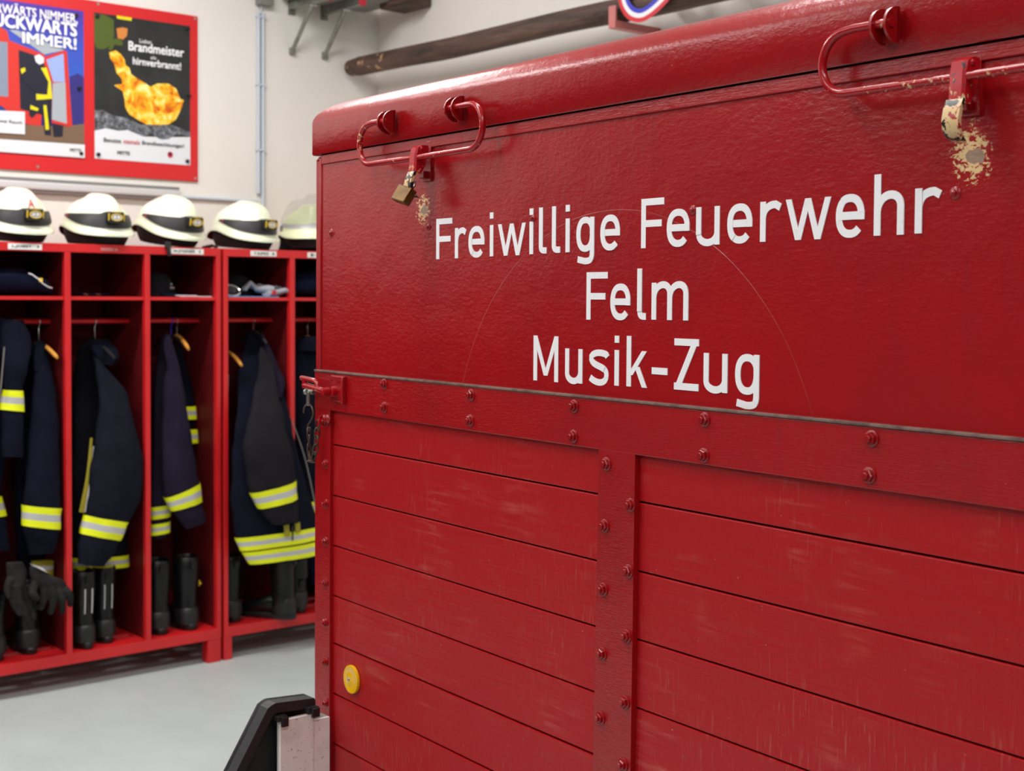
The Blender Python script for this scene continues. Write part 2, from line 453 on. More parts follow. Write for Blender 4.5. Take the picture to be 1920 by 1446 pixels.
def text_polys(body, bold=0.0):
    """glyph faces of the built-in font, scaled to the unit box of the text"""
    cu = D.curves.new('tmp', 'FONT'); cu.body = body; cu.offset = bold; cu.resolution_u = 3
    o = D.objects.new('tmp', cu); COL.objects.link(o)
    dg = bpy.context.evaluated_depsgraph_get(); dg.update()
    me = D.meshes.new_from_object(o.evaluated_get(dg))
    vs = [v.co.copy() for v in me.vertices]; fs = [tuple(p.vertices) for p in me.polygons]
    D.objects.remove(o); D.curves.remove(cu); D.meshes.remove(me)
    x0 = min(v.x for v in vs); x1 = max(v.x for v in vs); y0 = min(v.y for v in vs); y1 = max(v.y for v in vs)
    return [((v.x-x0)/(x1-x0), (v.y-y0)/(y1-y0)) for v in vs], fs
def put_text(mb, body, fn, m=0, bold=0.0):
    vs, fs = text_polys(body, 0.0)
    dx = bold*.06/max(1, len(body)); dy = bold*.03
    for k, (a, b) in enumerate(((0, 0), (-dx, -dy), (dx, dy), (-dx, dy), (dx, -dy)) if bold else ((0, 0),)):
        lim = lambda q, d: q*(1-2*abs(d)) + abs(d) + d
        o = [Vector(fn(lim(x, a), lim(y, b))) - Vector((0, .00002*k, 0)) for x, y in vs]
        mb.add(o, fs, m)

def catmull(P, k):
    out = []
    for i in range(len(P)-1):
        a = P[max(i-1, 0)]; b = P[i]; c = P[i+1]; d = P[min(i+2, len(P)-1)]
        for j in range(k):
            t = j/k
            out.append(tuple(.5*(2*b[q]+(c[q]-a[q])*t+(2*a[q]-5*b[q]+4*c[q]-d[q])*t*t+(3*b[q]-a[q]-3*c[q]+d[q])*t**3) for q in range(len(b))))
    out.append(tuple(P[-1]))
    return out
def cloth(secs, k=.5, n=32, sub=5, grow=0., fold=.006, seed=0, bmin=.012, bmax=.2, rough=0.5):
    """rings of a hanging cloth tube; each section is left edge (x,z), right edge (x,z) and depth y"""
    rings = []
    for (ul, zl, ur, zr, y) in catmull(secs, sub):
        c = Vector(((ul+ur)/2, y, (zl+zr)/2)); a = Vector(((ur-ul)/2, 0, (zr-zl)/2))
        la = a.length; bd = min(max(bmin, k*la), bmax); r = []
        for j in range(n):
            t = 2*PI*j/n; ct, st = math.cos(t), math.sin(t)
            p = c + a*(ct*(1+grow/max(la, .01))) + Vector((0, (bd+grow)*math.copysign(abs(st)**.85, st), 0))
            q = Vector((p.x*7+seed, p.y*7, p.z*2.6))
            f = noise.noise(q)*fold*1.2 + noise.noise(Vector((p.x*22+seed+p.z*9, p.y*22, p.z*11)))*fold*rough*1.5
            d = (p-c); d.z = 0
            if d.length > 1e-6: p = p + d.normalized()*f*min(1, la/.04)
            r.append(p)
        rings.append(r)
    return rings
def tape(mb, secs, my=0, ms=1, **k):
    """yellow-silver-yellow band between an upper and a lower edge line"""
    a, b = secs[0], secs[-1]
    def at(t): return tuple(a[i]+(b[i]-a[i])*t for i in range(5))
    kk = dict(k); kk['sub'] = 2
    cuts = [0, .33, .66, 1.0]
    for i, m in enumerate((my, ms, my)):
        mb.loft(cloth([at(cuts[i]), at(cuts[i+1])], **kk), m, (False, False))

# ================================================================== the hall
XW, YW = 1.194, 0.50           # right wall plane and locker wall plane in the locker frame
X0, Y0 = -7.2, -9.5
def struct(name, mb, m, label):
    return solo(name, mb, m, label, None, LF, kind='structure')
struct('floor', MB().box(X0, XW, Y0, YW, -.1, 0), MFLOOR, 'light grey coated concrete floor of the fire station hall')
struct('ceiling', MB().box(X0, XW, Y0, YW, CEIL, CEIL+.1), MCEIL, 'white ceiling of the hall')
struct('wall_back', MB().box(X0-.2, XW+.2, YW, YW+.2, 0, CEIL), MWALL, 'white plastered wall behind the lockers')
struct('wall_right', MB().box(XW, XW+.2, Y0, YW, 0, CEIL), MWALL, 'white plastered wall carrying the log')
struct('wall_left', MB().box(X0-.2, X0, Y0, YW, 0, CEIL), MWALL, 'white wall at the far left end of the hall')
struct('wall_front', MB().box(X0-.2, XW+.2, Y0-.2, Y0, 0, CEIL), MWALL, 'wall with the added door behind the camera')
mb = MB()
for i in range(18): mb.box(X0+.6, XW-.6, Y0, Y0+.05, .02+i*.19, .02+i*.19+.185, .01)
struct('added_door_1', mb, MDOORGREY, 'dark grey sectional door added behind the camera to dim reflections')  # unseen door added so the trailer gloss mirrors something dark
mb = MB()
for i in range(18): mb.box(X0, X0+.05, -9.0, .30, .02+i*.19, .02+i*.19+.185, .01)
struct('added_door_2', mb, MDOORGREY, 'dark grey sectional door added on the left to dim reflections')  # unseen dark surface added to keep haze off the trailer's right part

mb = MB()
for i in range(18): mb.box(X0+.2, -4.45, YW-.05, YW, .02+i*.19, .02+i*.19+.185, .01)
struct('added_door_3', mb, MDOORGREY, 'dark grey sectional door added beyond the lockers to dim reflections')  # added out of view to cut the white wall's reflection in the panel

for i, (lx, ly) in enumerate(LAMPS):
    t = thing('ceiling_lamp', 'long white ceiling tube lamp of the hall', 'lamp', LF, (lx, ly, CEIL-.09), 'ceiling lamps')
    part('housing', MB().box(lx-.80, lx+.80, ly-.13, ly+.13, CEIL-.05, CEIL, .01), MDUCT, t)
    m_em = D.materials.get('lit tube') or None
    if m_em is None:
        m_em, nt, b = newmat('lit tube')
        b.inputs['Emission Color'].default_value = (1, .97, .93, 1); b.inputs['Emission Strength'].default_value = 4
    for s in (-.06, .06):
        part('tube', MB().tube([(lx-.76, ly+s, CEIL-.075), (lx+.76, ly+s, CEIL-.075)], .02, 10), m_em, t)
    ld = D.lights.new('lamp_light', 'AREA'); ld.shape = 'RECTANGLE'; ld.size = 1.5; ld.size_y = .22
    ld.energy = LAMP_W*(1.7 if ly > -1 else 1.3); ld.color = (1.0, .985, .975)
    lo = D.objects.new('lamp_light', ld); COL.objects.link(lo); lo.parent = t.o; lo.location = (0, 0, -.02)

# ================================================================== the trailer
tr = thing('trailer', 'large red wooden box trailer with white lettering, in the foreground', 'trailer', TF)
LEN, WID = 1.88, 1.30
BOT = .62
part('side_panel', MB().box(0.002, LEN-.002, 0, .02, 1.490, 1.9105, .002), MPANEL, tr)
part('trim_strip', MB().box(.022, LEN-.02, -.0035, .001, 1.8945, 1.9122, .0012), MSTEEL, tr)
part('corner_strip', MB().box(-.001, .019, -.003, .03, 1.492, 1.906, .0025), MSTEEL, tr)
part('end_panel', MB().box(0, .02, .02, WID, BOT, 1.909), MPANEL, tr)
part('end_panel', MB().box(LEN-.02, LEN, .02, WID, BOT, 1.909), MPANEL, tr)
part('back_panel', MB().box(.02, LEN-.02, WID-.02, WID, BOT, 1.909), MPANEL, tr)
part('floor_panel', MB().box(.02, LEN-.02, .03, WID-.02, BOT, BOT+.03), MGAP, tr)
part('lining', MB().box(.02, LEN-.02, .026, .032, BOT+.03, 1.5), MGAP, tr)
# planks
cuts = [1.448, 1.3555, 1.2583, 1.1608, 1.0645, .9715, .8735, .7760, .6785, BOT]
for i in range(len(cuts)-1):
    g = .0016 if i not in (1, 3) else .0009
    part('plank', MB().box(.058, LEN-.058, .003, .025, cuts[i+1]+g, cuts[i]-g, .0016), MPLANK, tr)
part('corner_post', MB().box(0, .0605, -.005, .018, BOT-.02, 1.494, .0015), MSTEEL, tr)
part('corner_post', MB().box(LEN-.0605, LEN, -.005, .018, BOT-.02, 1.494, .0015), MSTEEL, tr)
part('rail', MB().box(0.0005, LEN-.0005, -.0062, .006, 1.4225, 1.4945, .0015), MSTEEL, tr)
part('rail_lip', MB().box(.001, LEN-.001, -.0085, .004, 1.4945, 1.4985, .0012), MLIP, tr, 'bare worn metal edge')
mb = MB(); fn = lambda x, z, t: (x, .004-.010*t, z)
mb.prism([(.8735, 1.424), (.8665, .95), (.8635, BOT), (.9455, BOT), (.9495, .974), (.953, 1.424)], fn)
part('centre_strap', mb, MSTEEL, tr)
part('bottom_rail', MB().box(0, LEN, -.006, .03, BOT-.03, BOT+.012, .002), MSTEEL, tr)
def nut(u, z, y, k=1.0, rot=0.):
    mb = MB(); n = 6
    def ring(r, yy, off=0.): return [(u+r*math.cos(2*PI*i/n+rot+off), yy, z+r*math.sin(2*PI*i/n+rot+off)) for i in range(n)]
    def cring(r, yy): return [(u+r*math.cos(2*PI*i/18), yy, z+r*math.sin(2*PI*i/18)) for i in range(18)]
    mb.loft([cring(.0098*k, y+.001), cring(.0098*k, y-.0016), cring(.009*k, y-.0022)])
    mb.loft([ring(.0078*k, y-.002), ring(.0078*k, y-.0058), ring(.0068*k, y-.0068)])
    mb.loft([cring(.0040*k, y-.006), cring(.0040*k, y-.0092), cring(.0032*k, y-.0100)])
    part('bolt', mb, MNUT, tr)
for i, (u, z) in enumerate([(.269, 1.4846), (.269, 1.4425), (.546, 1.4814), (.544, 1.4394), (.8165, 1.4813), (.8155, 1.4366), (1.092, 1.4823), (1.091, 1.4350), (1.3675, 1.4810), (1.3645, 1.4380)]):
    nut(u, z, -.006, 1, i*.7)
for i, (u, z) in enumerate([(.8919, 1.4036), (.8890, 1.3142), (.8868, 1.2221), (.8858, 1.1284), (.8832, 1.0344), (.881, .94), (.9455, 1.3514), (.9419, 1.2575), (.9394, 1.1647), (.9370, 1.0701), (.9344, .9802), (.9322, .886)]):
    nut(u, z, -.006, 1, i*.9)
for i, z in enumerate((1.4000, 1.3181, 1.2407, 1.1684, 1.0876, 1.0104, .9338, .8536, .775)):
    nut(.0475, z, -.005, .85, i*.8)
for i, (u, z, k) in enumerate([(.0585, 1.7616, 1), (.4040, 1.7600, .7), (.703, 1.762, .65), (1.0587, 1.7580, .8), (1.4705, 1.7568, .9), (.0085, 1.9035, .7)]):
    mb = MB(); mb.ball((u, 0.0, z), (.0085*k, .0030, .0085*k), 16, 8); mb.ball((u, -.003, z), (.0038*k, .003, .0038*k), 12, 6)
    part('rivet', mb, MSTEEL, tr)
# lid: a shallow box with a rounded top, drawn as stacked rounded outlines
def rrect(x0, x1, y0, y1, r, z, k=6):
    o = []
    for (cx, cy, a0) in ((x1-r, y1-r, 0), (x0+r, y1-r, 90), (x0+r, y0+r, 180), (x1-r, y0+r, 270)):
        for i in range(k+1):
            a = math.radians(a0+90*i/k); o.append((cx+r*math.cos(a), cy+r*math.sin(a), z))
    return o
rings = [rrect(-.002, LEN+.002, 0, WID+.002, .010, 1.9165)]
rings += [rrect(-.012, LEN+.008, -.0075, WID+.008, .012, 1.9135), rrect(-.014, LEN+.010, -.009, WID+.010, .012, 1.9155)]
for i in range(13):
    a = PI/2*i/12; g = 1-math.cos(a); s = math.sin(a)
    rings.append(rrect(-.014+.078*g, LEN+.010-.075*g, -.009+.044*g, WID+.010-.044*g, .012+.045*g, 1.974+.0385*s))
rings.append(rrect(.35, LEN-.35, .35, WID-.35, .1, 2.016))
mb = MB().loft(rings)
part('lid', mb, MLID, tr, ang=60)
part('lid_gap', MB().box(.004, LEN-.004, .006, WID-.01, 1.905, 1.9168), MGAP, tr)
# chassis under the box
part('axle', MB().cyl((.94, .02, .30), (.94, 1.28, .30), .028), MLIP, tr)
mb = MB()
for y in (.25, 1.05): mb.box(.10, 1.78, y-.03, y+.03, BOT-.09, BOT)
for y in (.25, 1.05): mb.box(.90, .98, y-.025, y+.025, .29, BOT-.08)
for x in (.2, 1.68): mb.box(x-.03, x+.03, .62, .68, 0, BOT)
mb.box(.17, 1.71, .22, 1.08, BOT-.05, BOT)
part('chassis', mb, MSTEEL, tr)
for y in (.12, 1.18):
    rings = []
    for (r, o) in [(.16, -.07), (.23, -.09), (.28, -.075), (.30, -.04), (.30, .04), (.28, .075), (.23, .09), (.16, .07)]:
        rings.append([(.94+r*math.cos(2*PI*j/32), y+o, .30+r*math.sin(2*PI*j/32)) for j in range(32)])
    wh = part('wheel', MB().loft(rings), MRUBBER, tr)
    part('hub', MB().cyl((.94, y-.078, .30), (.94, y+.078, .30), .158, None, 28), MSTEEL, wh)

# ---- lettering, drawn as narrow monoline capitals and small letters
T_ = .0094
def stroke(mb, pts, t, fn):
    n = len(pts); L = []; R = []
    for i in range(n):
        p = pts[i]
        if i == 0: d = (pts[1][0]-p[0], pts[1][1]-p[1])
        elif i == n-1: d = (p[0]-pts[i-1][0], p[1]-pts[i-1][1])
        else:
            a = (p[0]-pts[i-1][0], p[1]-pts[i-1][1]); b = (pts[i+1][0]-p[0], pts[i+1][1]-p[1])
            la = math.hypot(*a) or 1; lb = math.hypot(*b) or 1
            d = (a[0]/la+b[0]/lb, a[1]/la+b[1]/lb)
        l = math.hypot(*d) or 1; nx, ny = -d[1]/l*t/2, d[0]/l*t/2
        L.append((p[0]+nx, p[1]+ny)); R.append((p[0]-nx, p[1]-ny))
    for i in range(n-1):
        mb.prism([L[i], L[i+1], R[i+1], R[i]], fn)
def bez(a, b, c, d, n=10):
    return [tuple((1-t)**3*a[k]+3*(1-t)**2*t*b[k]+3*(1-t)*t*t*c[k]+t**3*d[k] for k in (0, 1)) for t in [i/n for i in range(n+1)]]
def sup(cx, cy, rx, ry, a0, a1, n=28, e=.86):
    out = []
    for i in range(n+1):
        a = math.radians(a0+(a1-a0)*i/n); c, s = math.cos(a), math.sin(a)
        out.append((cx+rx*math.copysign(abs(c)**e, c), cy+ry*math.copysign(abs(s)**e, s)))
    return out
def glyph(mb, ch, x0, x1, zb, cap, fn):
    w = x1-x0; t = T_; X = .735*cap; h = t/2; tw = .98*t
    S = lambda pts: stroke(mb, [(x0+p[0], zb+p[1]) for p in pts], t, fn)
    def para(xa, ya, xb, yb, ww=tw):
        mb.prism([(x0+xa-ww/2, zb+ya), (x0+xa+ww/2, zb+ya), (x0+xb+ww/2, zb+yb), (x0+xb-ww/2, zb+yb)], fn)
    if ch == 'F':
        S([(h, 0), (h, cap)]); S([(h, cap-h), (w, cap-h)]); S([(h, .495*cap), (w*.90, .495*cap)])
    elif ch == 'r':
        S([(h, 0), (h, X)]); S(bez((h, .52*X), (h, .83*X), (.42*w, X-h+.0005), (.72*w, X-h+.0005)) + [(w-.002, X-t*.88)])
    elif ch == 'e':
        S(sup(w/2, X/2, w/2-h, X/2-h+.0006, 8, 318, 34)); S([(h, .505*X), (w-.0005, .505*X)]); S([(w-h, .50*X-h), (w-h, .62*X)])
    elif ch == 'i':
        S([(w/2, 0), (w/2, X)]); S([(w/2, .885*cap), (w/2, 1.03*cap)])
    elif ch == 'w':
        para(h, X, .285*w, 0); para(.5*w, X, .285*w, 0); para(.5*w, X, .715*w, 0); para(w-h, X, .715*w, 0)
    elif ch == 'l':
        S([(h, 1.03*cap), (h, .17*cap)] + bez((h, .17*cap), (h, .06*cap), (.55*w, h), (w, h), 8)[1:])
    elif ch == 'g':
        S(sup(w/2, X/2, w/2-h, X/2-h+.0006, 0, 360, 36)); S([(w-h, X), (w-h, -.04*cap)] + bez((w-h, -.04*cap), (w-h, -.20*cap), (.72*w, -.275*cap+h), (.45*w, -.275*cap+h), 10)[1:] + [(.05*w+.001, -.165*cap)])
    elif ch == 'u':
        S([(h, X), (h, .28*X)] + bez((h, .28*X), (h, .02*X), (w-h-.004, -.10*X+h*.5), (w-h, .30*X), 14)[1:]); S([(w-h, X), (w-h, 0)])
    elif ch == 'h':
        S([(h, 0), (h, 1.03*cap)]); S(bez((h, .55*X), (h+.003, 1.12*X-h), (w-h, 1.02*X), (w-h, .66*X), 14) + [(w-h, 0)])
    elif ch == 'm':
        S([(h, 0), (h, X)]); c = w/2
        S(bez((h, .60*X), (h+.002, 1.12*X-h), (c, 1.06*X), (c, .70*X), 12) + [(c, 0)])
        S(bez((c, .60*X), (c+.002, 1.12*X-h), (w-h, 1.06*X), (w-h, .70*X), 12) + [(w-h, 0)])
    elif ch == 'M':
        S([(h, 0), (h, cap)]); S([(w-h, 0), (w-h, cap)]); para(h, cap, w/2, .125*cap, tw); para(w-h, cap, w/2, .125*cap, tw)
    elif ch == 's':
        S([(w-.0025, .80*X)] + bez((w-.0045, .86*X), (.80*w, X-h), (.30*w, 1.06*X-h), (h+.0005, .80*X), 10)
          + bez((h, .78*X), (h-.001, .46*X), (w-h+.002, .60*X), (w-h, .27*X), 12)[1:]
          + bez((w-h, .25*X), (w-h-.002, -.10*X+h), (.30*w, -.06*X+h), (.0022, .19*X), 12)[1:])
    elif ch == 'k':
        S([(h, 0), (h, 1.03*cap)]); para(w-h-.0006, X, .18*w, .32*X, tw*1.12); para(.52*w, .56*X, w-h, 0, tw*1.12)
    elif ch == '-':
        S([(0, .345*cap), (w, .345*cap)])
    elif ch == 'Z':
        S([(0, cap-h), (w, cap-h)]); S([(0, h), (w, h)]); para(w-h*1.15, cap-.001, h*1.15, .001, tw*1.22)
WORDS = [
 ('Freiwillige', .0680, [('F',.4287,.4777,1.7046),('r',.4862,.5200,1.7051),('e',.5275,.5724,1.7056),('i',.5875,.5978,1.7062),('w',.6104,.6848,1.7064),('i',.6944,.7046,1.7073),('l',.7191,.7384,1.7075),('l',.7518,.7720,1.7078),('i',.7857,.7946,1.7082),('g',.8108,.8523,1.7084),('e',.8664,.9093,1.7090)]),
 ('Feuerwehr', .0680, [('F',.9548,1.0015,1.7099),('e',1.0078,1.0524,1.7104),('u',1.0655,1.1090,1.7110),('e',1.1235,1.1673,1.7116),('r',1.1810,1.2170,1.7122),('w',1.2240,1.2963,1.7126),('e',1.3037,1.3465,1.7134),('h',1.3605,1.4030,1.7140),('r',1.4181,1.4533,1.7146)]),
 ('Felm', .0690, [('F',.8353,.8831,1.6090),('e',.8901,.9334,1.6099),('l',.9485,.9663,1.6108),('m',.9781,1.0518,1.6113)]),
 ('Musik-Zug', .0690, [('M',.7069,.7689,1.5137),('u',.7861,.8273,1.5147),('s',.8432,.8870,1.5155),('i',.9014,.9089,1.5162),('k',.9268,.9695,1.5166),('-',.9801,1.0119,1.5173),('Z',1.0255,1.0730,1.5179),('u',1.0826,1.1268,1.5186),('g',1.1406,1.1830,1.5194)]),
]
for wd, cap, gl in WORDS:
    mb = MB()
    def lift(x, z_, t): return (x, .0002-(.0008+.00002*(len(mb.v)//8 % 40))*t, z_)
    for ch, a, b, z in gl: glyph(mb, ch, a, b, z, cap, lift)
    part('lettering', mb, MLETTER, tr, 'white word ' + wd, smooth=False)

# ---- lid handles and toggle latches (two alike)
def arc(cx, cz, r, a0, a1, y, n=8):
    return [(cx+r*math.cos(math.radians(a0+(a1-a0)*i/n)), y, cz+r*math.sin(math.radians(a0+(a1-a0)*i/n))) for i in range(n+1)]
def latch_set(c, padlocked):
    y = -.030; L, Rr = c-.193, c+.197; zb, zt = 1.8755, 1.9485; r = .0335
    zc = (zb+zt)/2; r = (zt-zb)/2-.001
    pts = [(c-.093, y, zt-.001)] + [(L+r+.012, y, zt)] + arc(L+r, zc, r, 90, 270, y, 14) + [(c, y, zb)] + arc(Rr-r, zc, r, -90, 90, y, 14) + [(c+.090, y, zt)]
    part('lid_handle', MB().tube(pts, .0052, 12), MROD, tr)
    for s in (c-.108, c+.108):
        mb = MB()
        for q in (-.0105, .0095):
            poly = [(-.0135, -.0205), (-.0135, .0205)] + [(-.0135-.020*math.cos(math.radians(a)), .0205*math.sin(math.radians(a))) for a in range(75, -90, -15)]
            poly = [(-.014, .0205)] + [(-.016-.023*math.cos(math.radians(a)), .0205*math.sin(math.radians(a))) for a in range(80, -90, -10)] + [(-.014, -.0205)]
            mb.prism(poly, lambda a, b, t, q=q, s=s: (s+q+.0035*t, a, 1.9465+b))
        mb.box(s-.012, s+.013, -.0185, -.0150, 1.928, 1.965)
        mb.cyl((s-.012, y, 1.9475), (s+.014, y, 1.9475), .0042)
        part('handle_bracket', mb, MSTEEL, tr)
    lt = part('latch_plate', MB().box(c-.022, c+.004, -.004, .001, 1.8375, 1.9055, .001).box(c-.022, c-.006, -.012, -.003, 1.843, 1.855, .001), MSTEEL, tr)
    # lever: a folded channel, its pin, then the curved toe
    mb = MB(); x0, x1 = c-.013, c+.008
    def chan(z, yb, yf): return [(x0, yb, z), (x0, yf+.003, z), (x0+.003, yf, z), (x1-.003, yf, z), (x1, yf+.003, z), (x1, yb, z), (x1-.0025, yb, z), (x1-.0025, yf+.004, z), (x0+.0025, yf+.004, z), (x0+.0025, yb, z)]
    mb.loft([chan(1.8965, -.012, -.026), chan(1.892, -.010, -.034), chan(1.880, -.012, -.037), chan(1.860, -.018, -.038), chan(1.847, -.026, -.039)])
    mb.ball((x1, -.024, 1.8905), (.003, .004, .004), 12, 6)
    part('lever', mb, MLEVER, lt, 'chipped red and beige lever')
    toe = []
    for z, yy, th, k in [(1.852, -.036, .0050, 1), (1.842, -.041, .0055, 1), (1.830, -.044, .005, 1), (1.819, -.0425, .0045, .98), (1.812, -.037, .004, .9), (1.8085, -.029, .003, .7), (1.8075, -.024, .002, .4)]:
        hw = .0105*k; cx = c-.0025
        toe.append([(cx-hw, yy+th/2, z), (cx-hw, yy-th/2, z), (cx+hw, yy-th/2, z), (cx+hw, yy+th/2, z)])
    part('lever_toe', MB().loft(toe), MTOE, lt, 'bare black and beige toe of the lever', ang=60)
def toe_mat():
    m, nt, b = newmat('chipped black toe'); v = coords(nt)
    n = noise_tex(nt, v, 75, 4, .6, .4)
    c = ramp(nt, n, [(.48, (.012, .011, .012)), (.495, BEIGE[:3]), (.61, BEIGE[:3]), (.625, (.36, .02, .02))])
    nt.links.new(c, b.inputs['Base Color']); b.inputs['Roughness'].default_value = .3
    return m
MTOE = toe_mat()
latch_set(.4115, True)
latch_set(1.4985, False)

# ---- reflector disc
rings = []
cu, cz = .1405, .9198
for (r, y) in [(.0265, .002), (.0270, -.0015), (.0264, -.0035), (.0222, -.0045), (.0214, -.0040), (.012, -.0052), (.004, -.0058)]:
    rings.append([(cu+r*math.cos(2*PI*j/40), y, cz+r*math.sin(2*PI*j/40)) for j in range(40)])
rf = part('reflector', MB().loft(rings), MYEL, tr, 'round yellow reflector', ang=50)
part('screw', MB().ball((cu-.001, -.0058, cz+.001), (.0036, .003, .0036), 12, 6), MSCREW, rf)

# ---- slide bolt with chain at the box's left corner
sb = part('corner_fastener', MB().box(.074, .128, -.0115, -.005, 1.4405, 1.4915, .003).box(.122, .129, -.016, -.006, 1.438, 1.490, .002), MSTEEL, tr)
mb = MB()
for (u, z) in [(.080, 1.481), (.104, 1.480), (.080, 1.449), (.104, 1.447)]: mb.cyl((u, -.0105, z), (u, -.0122, z), .0022, None, 10)
part('screw_hole', mb, MGAP, sb)
mb = MB(); y = -.026
mb.cyl((.094, -.008, 1.4605), (.094, -.021, 1.4605), .0105, .0095, 18); mb.cyl((.086, -.022, 1.4605), (.086, -.034, 1.4605), .0085, .0075, 18)
mb.tube([(.088, y, 1.4605), (.05, y, 1.464), (-.004, y, 1.468)], .0058, 10)
mb.tube([(-.016, y, 1.4815), (-.010, y, 1.4815), (.022, y, 1.480), (.040, y, 1.4785), (.050, y, 1.474), (.053, y, 1.466)], .0046, 10)
mb.tube([(-.002, y, 1.4805), (-.001, y, 1.462)], .0055, 10)
part('fastener_handle', mb, MROD, sb)
mb = MB()
mb.cyl((-.010, -.016, 1.4545), (.016, -.016, 1.4545), .0042, None, 12); mb.ball((-.008, -.02, 1.4545), (.006, .006, .0058), 12, 8)
mb.box(-.004, .006, -.022, -.018, 1.428, 1.455, .001)
part('pin', mb, MGALV, sb)
def hook_pts(y):
    P = [(-.0165, y, 1.412)]
    P += [(.0035+.020*math.cos(math.radians(a)), y, 1.4145+.017*math.sin(math.radians(a))) for a in range(180, -31, -18)]
    P += [(.012, y, 1.398), (.001, y, 1.390), (-.002, y, 1.384), (.002, y, 1.379), (.008, y, 1.380), (.010, y, 1.386)]
    return P
ch = part('chain_hook', MB().tube(hook_pts(-.021), .0016, 8), MRUST, tr)
def link(mb, c, a, b, tilt, yaw):
    """oval wire ring; c centre, a half length, b half width"""
    pts = []
    for i in range(16):
        t = 2*PI*i/16
        lx = b*math.cos(t); lz = a*math.copysign(abs(math.sin(t))**.8, math.sin(t))
        x = lx*math.cos(yaw); yv = lx*math.sin(yaw)
        pts.append((c[0]+x*math.cos(tilt)+lz*math.sin(tilt), c[1]+yv, c[2]+lz*math.cos(tilt)-x*math.sin(tilt)))
    mb.tube(pts, .0017, 7, 0, True)
path = [(.006, 1.376), (.006, 1.360), (.0065, 1.344), (.0075, 1.329), (.016, 1.321), (.026, 1.331), (.033, 1.346), (.037, 1.362), (.040, 1.378), (.042, 1.392)]
for i, (u, z) in enumerate(path):
    a = path[max(i-1, 0)]; b = path[min(i+1, len(path)-1)]
    mb = MB(); link(mb, (u, -.021, z), .0105, .0048, math.atan2(b[0]-a[0], b[1]-a[1]), .25 if i % 2 else 1.15)
    part('chain_link', mb, MRUST, tr)
mb = MB(); mb.ball((.047, -.008, 1.405), (.006, .006, .009), 12, 8); mb.tube([(.043, -.010, 1.412), (.046, -.020, 1.408), (.048, -.021, 1.398), (.047, -.010, 1.392)], .0022, 8)
mb.ball((.060, -.008, 1.406), (.0085, .005, .009), 14, 8)
part('chain_eye', mb, MSTEEL, tr)

# ---- brass padlock in the left latch
pc = (.400, -.046, 1.814)
t = thing('padlock', 'small brass padlock hanging from the left lid latch of the red trailer', 'padlock', TF, pc, rz=math.radians(14), local=True)
t.o.rotation_euler = (math.radians(-26), math.radians(14), TF.a+math.radians(4))
part('lock_body', MB().box(-.019, .019, -.008, .008, -.0165, .0125, .0022), MBRASS, t)
part('shackle', MB().tube([(-.0115, 0, .010), (-.0115, 0, .017)] + [(-.0115*math.cos(math.radians(a)), 0, .017+.0115*math.sin(math.radians(a))) for a in range(15, 180, 15)] + [(.0115, 0, .017), (.0115, 0, .010)], .0027, 10), MCHROME, t)

# ================================================================== black frame with dirty white boards beside the trailer
kq = (0.056, -.05, -.007)          # corner of the boards, trailer frame
KF = Frame(TF.w(kq), 40.5633)   # x runs parallel to the locker wall
t = thing('board_rack', 'black plastic frame holding dirty white boards beside the corner of the red trailer', 'rack', KF)
def kp(x, z, k, y0=0.0, th=.022): return (x, y0-th/2+th*(1-k), z)
mb = MB()
outer = [(-.36, 0.008), (-.36, .45), (-.1665, .773), (-.0975, .8815), (-.088, .8865), (-.080, .8885), (.0035, .8825), (.0065, .878), (.0065, 0.008)]
mb.prism(outer, lambda x, z, k: kp(x, z, k, .014, .012))
part('back_sheet', mb, MTRAYDIRT, t)
mb = MB()
rim = [(-.36, .02), (-.36, .45), (-.1665, .773), (-.0975, .8815), (-.088, .8865), (-.080, .8885), (.0035, .8825), (.0065, .878)]
inn = [(-.342, .02), (-.342, .445), (-.150, .767), (-.0865, .866), (-.080, .869), (-.076, .8695), (.0035, .8635), (.0065, .861)]
for i in range(len(rim)-1):
    mb.prism([rim[i], rim[i+1], inn[i+1], inn[i]], lambda x, z, k: kp(x, z, k, -.001, .036))
part('frame_rim', mb, MLOCKPL, t)
for (a, b, z) in [(-.083, -.061, .8585), (-.017, .0075, .8635)]:
    mb = MB().box(a, b, -.030, -.014, z-.004, z+.006, .0012).box(a+.008, b, -.034, -.028, z-.014, z+.004, .0012)
    part('clip', mb, MBLACK, t)
mb = MB()
mb.box(-.0742, -.0006, -.024, -.012, .02, .8545, .0012)
part('board', mb, MDIRTYW, t)
mb = MB()
mb.prism([(-.0002, .02), (-.0002, .8405), (.0372, .8405), (.0372, .02)], lambda x, z, k: (x, -.021+.006*k, z))
part('board', mb, MDIRTYW, t)
mb = MB()
mb.prism([(.0072, .02), (.0072, .8545), (.0372, .8405), (.0372, .02)], lambda x, z, k: (x, .0+.012*k-(x-.0372)*.6-.012, z))
part('board', mb, MGREENISH, t)

